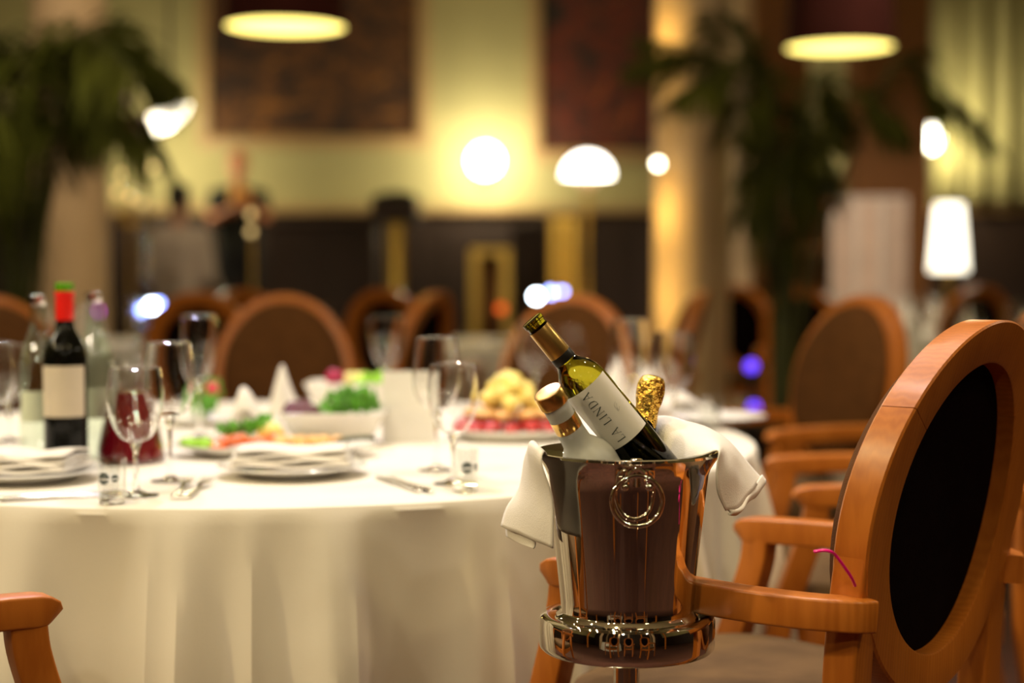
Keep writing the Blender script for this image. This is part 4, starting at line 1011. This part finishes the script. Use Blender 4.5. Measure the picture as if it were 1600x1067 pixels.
brass_case(742, 790, 388, 11.4, 'brass framed display case in the middle of the back wall')
brass_case(868, 892, 340, 12.1, 'slim brass framed case left of the round golden column')
# dark lantern on a pedestal
x = at(617, 0, 11.8).x; e = empty('pedestal_lantern', (x, 11.8, 0)); tag(e, 'dark square lantern on a brass pedestal in front of the back wall', 'lantern')
h1, h2 = at(0, 344, 11.8).z, at(0, 312, 11.8).z
G().lathe([(0, 0), (.2, 0), (.2, .05), (.07, .1), (.06, .5), (.09, .55), (.06, .6), (.07, h1 - .02), (0, h1 - .02)], 24).out('pedestal', M['brass'], e)
G().box(-.17, .17, -.17, .17, h1 - .02, h2, .01).out('lantern_body', M['wood_dark'], e, False); G().lathe([(.2, h2), (.12, h2 + .05), (0, h2 + .07)], 4).out('roof', M['black'], e, False)
# brass post with dim lights near the waiter
x = at(391, 0, 7.9).x; e = empty('candle_post', (x, 7.9, 0)); tag(e, 'slim brass post with small dim yellow lights in front of the waiter', 'lamp')
G().lathe([(0, 0), (.1, 0), (.1, .02), (.012, .04), (.01, at(0, 320, 7.9).z), (0, at(0, 318, 7.9).z)], 16).out('pole', M['brass'], e)
for py in (334, 362): q = at(391, py, 7.87); G().ball((0, -.03, q.z), .018, 12, 8).out('bulb', M['e_dim'], e)

# small coloured LED lights and added glint bulbs on the far tables and stands
def led_or_glint(px, py, Y, r, m, lb, stand_z):
    p = at(px, py, Y); e = empty('led_or_glint_light', (p.x, p.y, stand_z)); tag(e, lb, 'light')
    h = p.z - stand_z
    G().ball((0, 0, h), r, 14, 9).out('bulb', M[m], e); G().lathe([(0, 0), (r * 1.6, 0), (r * 1.6, .01), (.008, .02), (.008, h - r), (0, h - r)], 16).out('holder', M['black'], e)
led_or_glint(237, 478, 7.9, .022, 'e_white', 'bright blue-white added glint bulb above the left orange chair', TZ + .001)  # three glowing bulbs standing in for blue reflections on the chair rim
led_or_glint(222, 484, 8.0, .020, 'e_blue', 'deep blue added glint bulb left of the bright blue-white one', TZ + .001)
led_or_glint(248, 474, 8.1, .016, 'e_blue', 'small blue added glint bulb right of the bright blue-white one', TZ + .001)
led_or_glint(838, 463, 8.3, .022, 'e_white', 'bright blue-white added glint bulb above the armchair behind the wine bottle', TZ + .001)  # three glowing bulbs imitating the blue reflection on the armchair's top
led_or_glint(860, 457, 8.4, .020, 'e_blue', 'blue added glint bulb beside the bright one behind the wine bottle', TZ + .001)
led_or_glint(878, 456, 8.5, .016, 'e_blue', 'small blue added glint bulb furthest right behind the wine bottle', TZ + .001)
led_or_glint(783, 482, 8.2, .024, 'e_orange', 'dim orange-red light left of the wine bottle mouth', TZ + .001)
led_or_glint(686, 487, 8.15, .020, 'e_pink', 'pale pink light beside the narrow side-on chair', TZ + .001)
led_or_glint(1174, 572, 5.6, .024, 'e_violet', 'upper violet light between the table end and the blurred armchair', 0.001)
led_or_glint(1178, 636, 5.45, .022, 'e_violet', 'lower violet light between the table end and the blurred armchair', 0.001)
led_or_glint(1244, 562, 4.2, .012, 'e_dim', 'small yellow light at the rim of the blurred brown armchair', 0.001) if 0 else None
led_or_glint(152, 486, 8.0, .018, 'e_magenta', 'magenta light behind the right water bottle', TZ + .001)

# ================================================================== PEOPLE
def cap(g, a, b, ra, rb, n=14):
    a, b = Vector(a), Vector(b); d = (b - a); L = d.length; pts = []; rs = []
    for i in range(6): t = i / 5 * PI / 2; pts.append(a - d / L * ra * math.cos(t)); rs.append(max(.0005, ra * math.sin(t)))
    for i in range(6): t = i / 5 * PI / 2; pts.append(b + d / L * rb * math.sin(t)); rs.append(max(.0005, rb * math.cos(t)))
    g.tube(pts, rs, n, up=(.13, .9, .4)); return g
def fuse(g, name, m, parent, vox=.012):
    o = g.out(name, m, parent); r = o.modifiers.new('r', 'REMESH'); r.mode = 'VOXEL'; r.voxel_size = vox; r.use_smooth_shade = True
    s = o.modifiers.new('s', 'SMOOTH'); s.iterations = 4; s.factor = .5; return o
def hand(g, w_, d, side, curl=.5):
    d = d.normalized(); a = d.cross(side).normalized(); w_ = Vector(w_)
    pe = w_ + d * .085; cap(g, w_, pe, .024, .03)
    for k in range(4):
        b0 = w_ + d * .085 + side * ((k - 1.5) * .019); L = (.065, .075, .07, .055)[k]
        b1 = b0 + (d + a * curl * .5).normalized() * L * .55; b2 = b1 + (d + a * curl * 1.4).normalized() * L * .5
        cap(g, b0, b1, .0095, .009, 8); cap(g, b1, b2, .009, .0075, 8)
    t0 = w_ + d * .03 + side * -.028; t1 = t0 + (d * .7 - side * .8 + a * .3).normalized() * .045; cap(g, t0, t1, .012, .010, 8); cap(g, t1, t1 + (d + a * .4).normalized() * .03, .010, .008, 8)
def head(g, c, r=.1, face=(0, -1, 0)):
    c = Vector(c); f = Vector(face); s = f.cross(Vector((0, 0, 1)))
    k = len(g.v); g.ball(c + Vector((0, 0, .015)), (.076, .092, .105), 24, 16); g.ball(c + f * .035 - Vector((0, 0, .055)), (.052, .052, .055), 18, 10)
    cap(g, c + f * .088 + Vector((0, 0, .012)), c + f * .112 - Vector((0, 0, .022)), .009, .014, 8)
    for q in (-1, 1): g.ball(c + s * q * .078 - Vector((0, 0, .002)), (.012, .018, .03), 10, 8); cap(g, c + f * .088 + s * q * .02 + Vector((0, 0, .028)), c + f * .082 + s * q * .045 + Vector((0, 0, .026)), .006, .006, 8)
    cap(g, c + f * .086 + s * -.02 - Vector((0, 0, .055)), c + f * .086 + s * .02 - Vector((0, 0, .055)), .007, .007, 8)
def person(px, Y, hh, rz, lb, skin, hair, shirt, arms, sleeve, long_sleeve=False):
    x = at(px, 0, Y).x; e = empty('person', (x, Y, 0), rz); tag(e, lb, 'person'); k = hh / 1.75
    S = lambda *v: Vector(v) * k
    g = G(); head(g, S(0, -.02, 1.63)); cap(g, S(0, 0, 1.42), S(0, -.005, 1.56), .055, .052)
    cap(g, S(-.10, 0, 1.38), S(.10, 0, 1.38), .075, .075); cap(g, S(-.06, 0, 1.3), S(-.05, 0, 1.0), .12, .105); cap(g, S(.06, 0, 1.3), S(.05, 0, 1.0), .12, .105)
    for s in (-1, 1):
        cap(g, S(s * .085, 0, .93), S(s * .10, 0, .50), .088, .058); cap(g, S(s * .10, 0, .50), S(s * .105, .02, .08), .055, .038); cap(g, S(s * .105, .03, .04), S(s * .12, -.12, .03), .035, .03)
        el, wr, ax = arms[0 if s < 0 else 1]
        cap(g, S(s * .185, 0, 1.38), S(*el), .052, .042); cap(g, S(*el), S(*wr), .042, .027); hand(g, S(*wr), (S(*wr) - S(*el)), Vector(ax), .6)
    fuse(g, 'body', skin, e, .009)
    g = G(); c = S(0, -.02, 1.63); g.ball(c + Vector((0, .022, .035)), (.085, .088, .098), 20, 14); cap(g, c + Vector((0, .06, 0)), c + Vector((0, .055, -.05)), .05, .045); fuse(g, 'hair', hair, e, .012)
    g = G(); cap(g, S(-.11, 0, 1.37), S(.11, 0, 1.37), .088, .088); cap(g, S(-.07, 0, 1.3), S(-.055, 0, .95), .132, .118); cap(g, S(.07, 0, 1.3), S(.055, 0, .95), .132, .118)
    for s in (-1, 1):
        el, wr, ax = arms[0 if s < 0 else 1]; E = S(*el); A_ = S(s * .185, 0, 1.38); q = 1. if long_sleeve else .55
        cap(g, A_, A_ + (E - A_) * q, .066, .056)
        if long_sleeve: cap(g, E, E + (S(*wr) - E) * .92, .056, .042)
    fuse(g, 'shirt', shirt, e, .012)
    g = G(); cap(g, S(-.05, 0, .93), S(.05, 0, .93), .115, .115)
    for s in (-1, 1): cap(g, S(s * .085, 0, .92), S(s * .10, 0, .50), .10, .072); cap(g, S(s * .10, 0, .50), S(s * .105, .02, .10), .07, .058)
    fuse(g, 'trousers', M['trousers'], e, .014)
    g = G()
    for s in (-1, 1): cap(g, S(s * .105, .035, .045), S(s * .12, -.13, .04), .043, .04)
    fuse(g, 'shoes', M['black'], e, .012)
    return e
dx_ = at(372, 0, 13.2).x
tag(G().box(dx_ - .8, dx_ + .30, 12.75, 13.85, 0, .36, .01).out('platform', M['wood_dark']), 'low dark platform the waiter stands on at the back wall', 'platform')
wt = person(370, 13.2, 1.80, .25, 'standing waiter in a black short-sleeved shirt, arms bent, holding a yellow cloth', M['skin'], M['hair_red'], M['shirt_black'],
       (((-.215, -.06, 1.18), (-.08, -.26, 1.26), (0, 0, 1)), ((.215, -.07, 1.18), (.08, -.27, 1.30), (0, 0, 1))), .5)
wt.location.z = .36
q = at(376, 308, 12.92)
yv = [[Vector((q.x + (i / 5 - .5) * .15, q.y + .02 * math.sin(i * 2 + j), q.z + .07 - j * .032 + .02 * math.sin(i))) for j in range(5)] for i in range(6)]
tag(loft('folded_cloth', yv, M['yellow'], None, .02, 2), 'yellow folded cloth held by the waiter in black', 'cloth')
person(276, 11.0, 1.76, PI * .9, 'person with dark hair in a grey striped long-sleeved shirt seen from behind', M['skin_pale'], M['hair'], M['shirt_grey'],
       (((-.235, 0, 1.10), (-.22, -.2, .95), (1, 0, 0)), ((.235, 0, 1.10), (.22, -.2, .95), (1, 0, 0))), .5, True)

# ================================================================== LABELS OF LOOK-ALIKES BY THEIR PLACE
WORDS = ['leftmost', 'second from left', 'third from left', 'fourth from left', 'fifth from left', 'sixth from left', 'seventh from left', 'eighth from left', 'ninth from left', 'tenth from left', 'eleventh from left', 'twelfth from left', 'thirteenth from left', 'fourteenth from left', 'fifteenth from left', 'sixteenth from left']
groups = {}
for o in col.objects:
    if 'group' in o and not o.parent: groups.setdefault(o['label'], []).append(o)
for lb, os_ in groups.items():
    if len(os_) < 2: continue
    os_.sort(key=lambda o: o.location.x / max(.1, o.location.y))
    for k, o in enumerate(os_):
        o['label'] = lb + ', ' + ('rightmost' if k == len(os_) - 1 else WORDS[min(k, 15)])
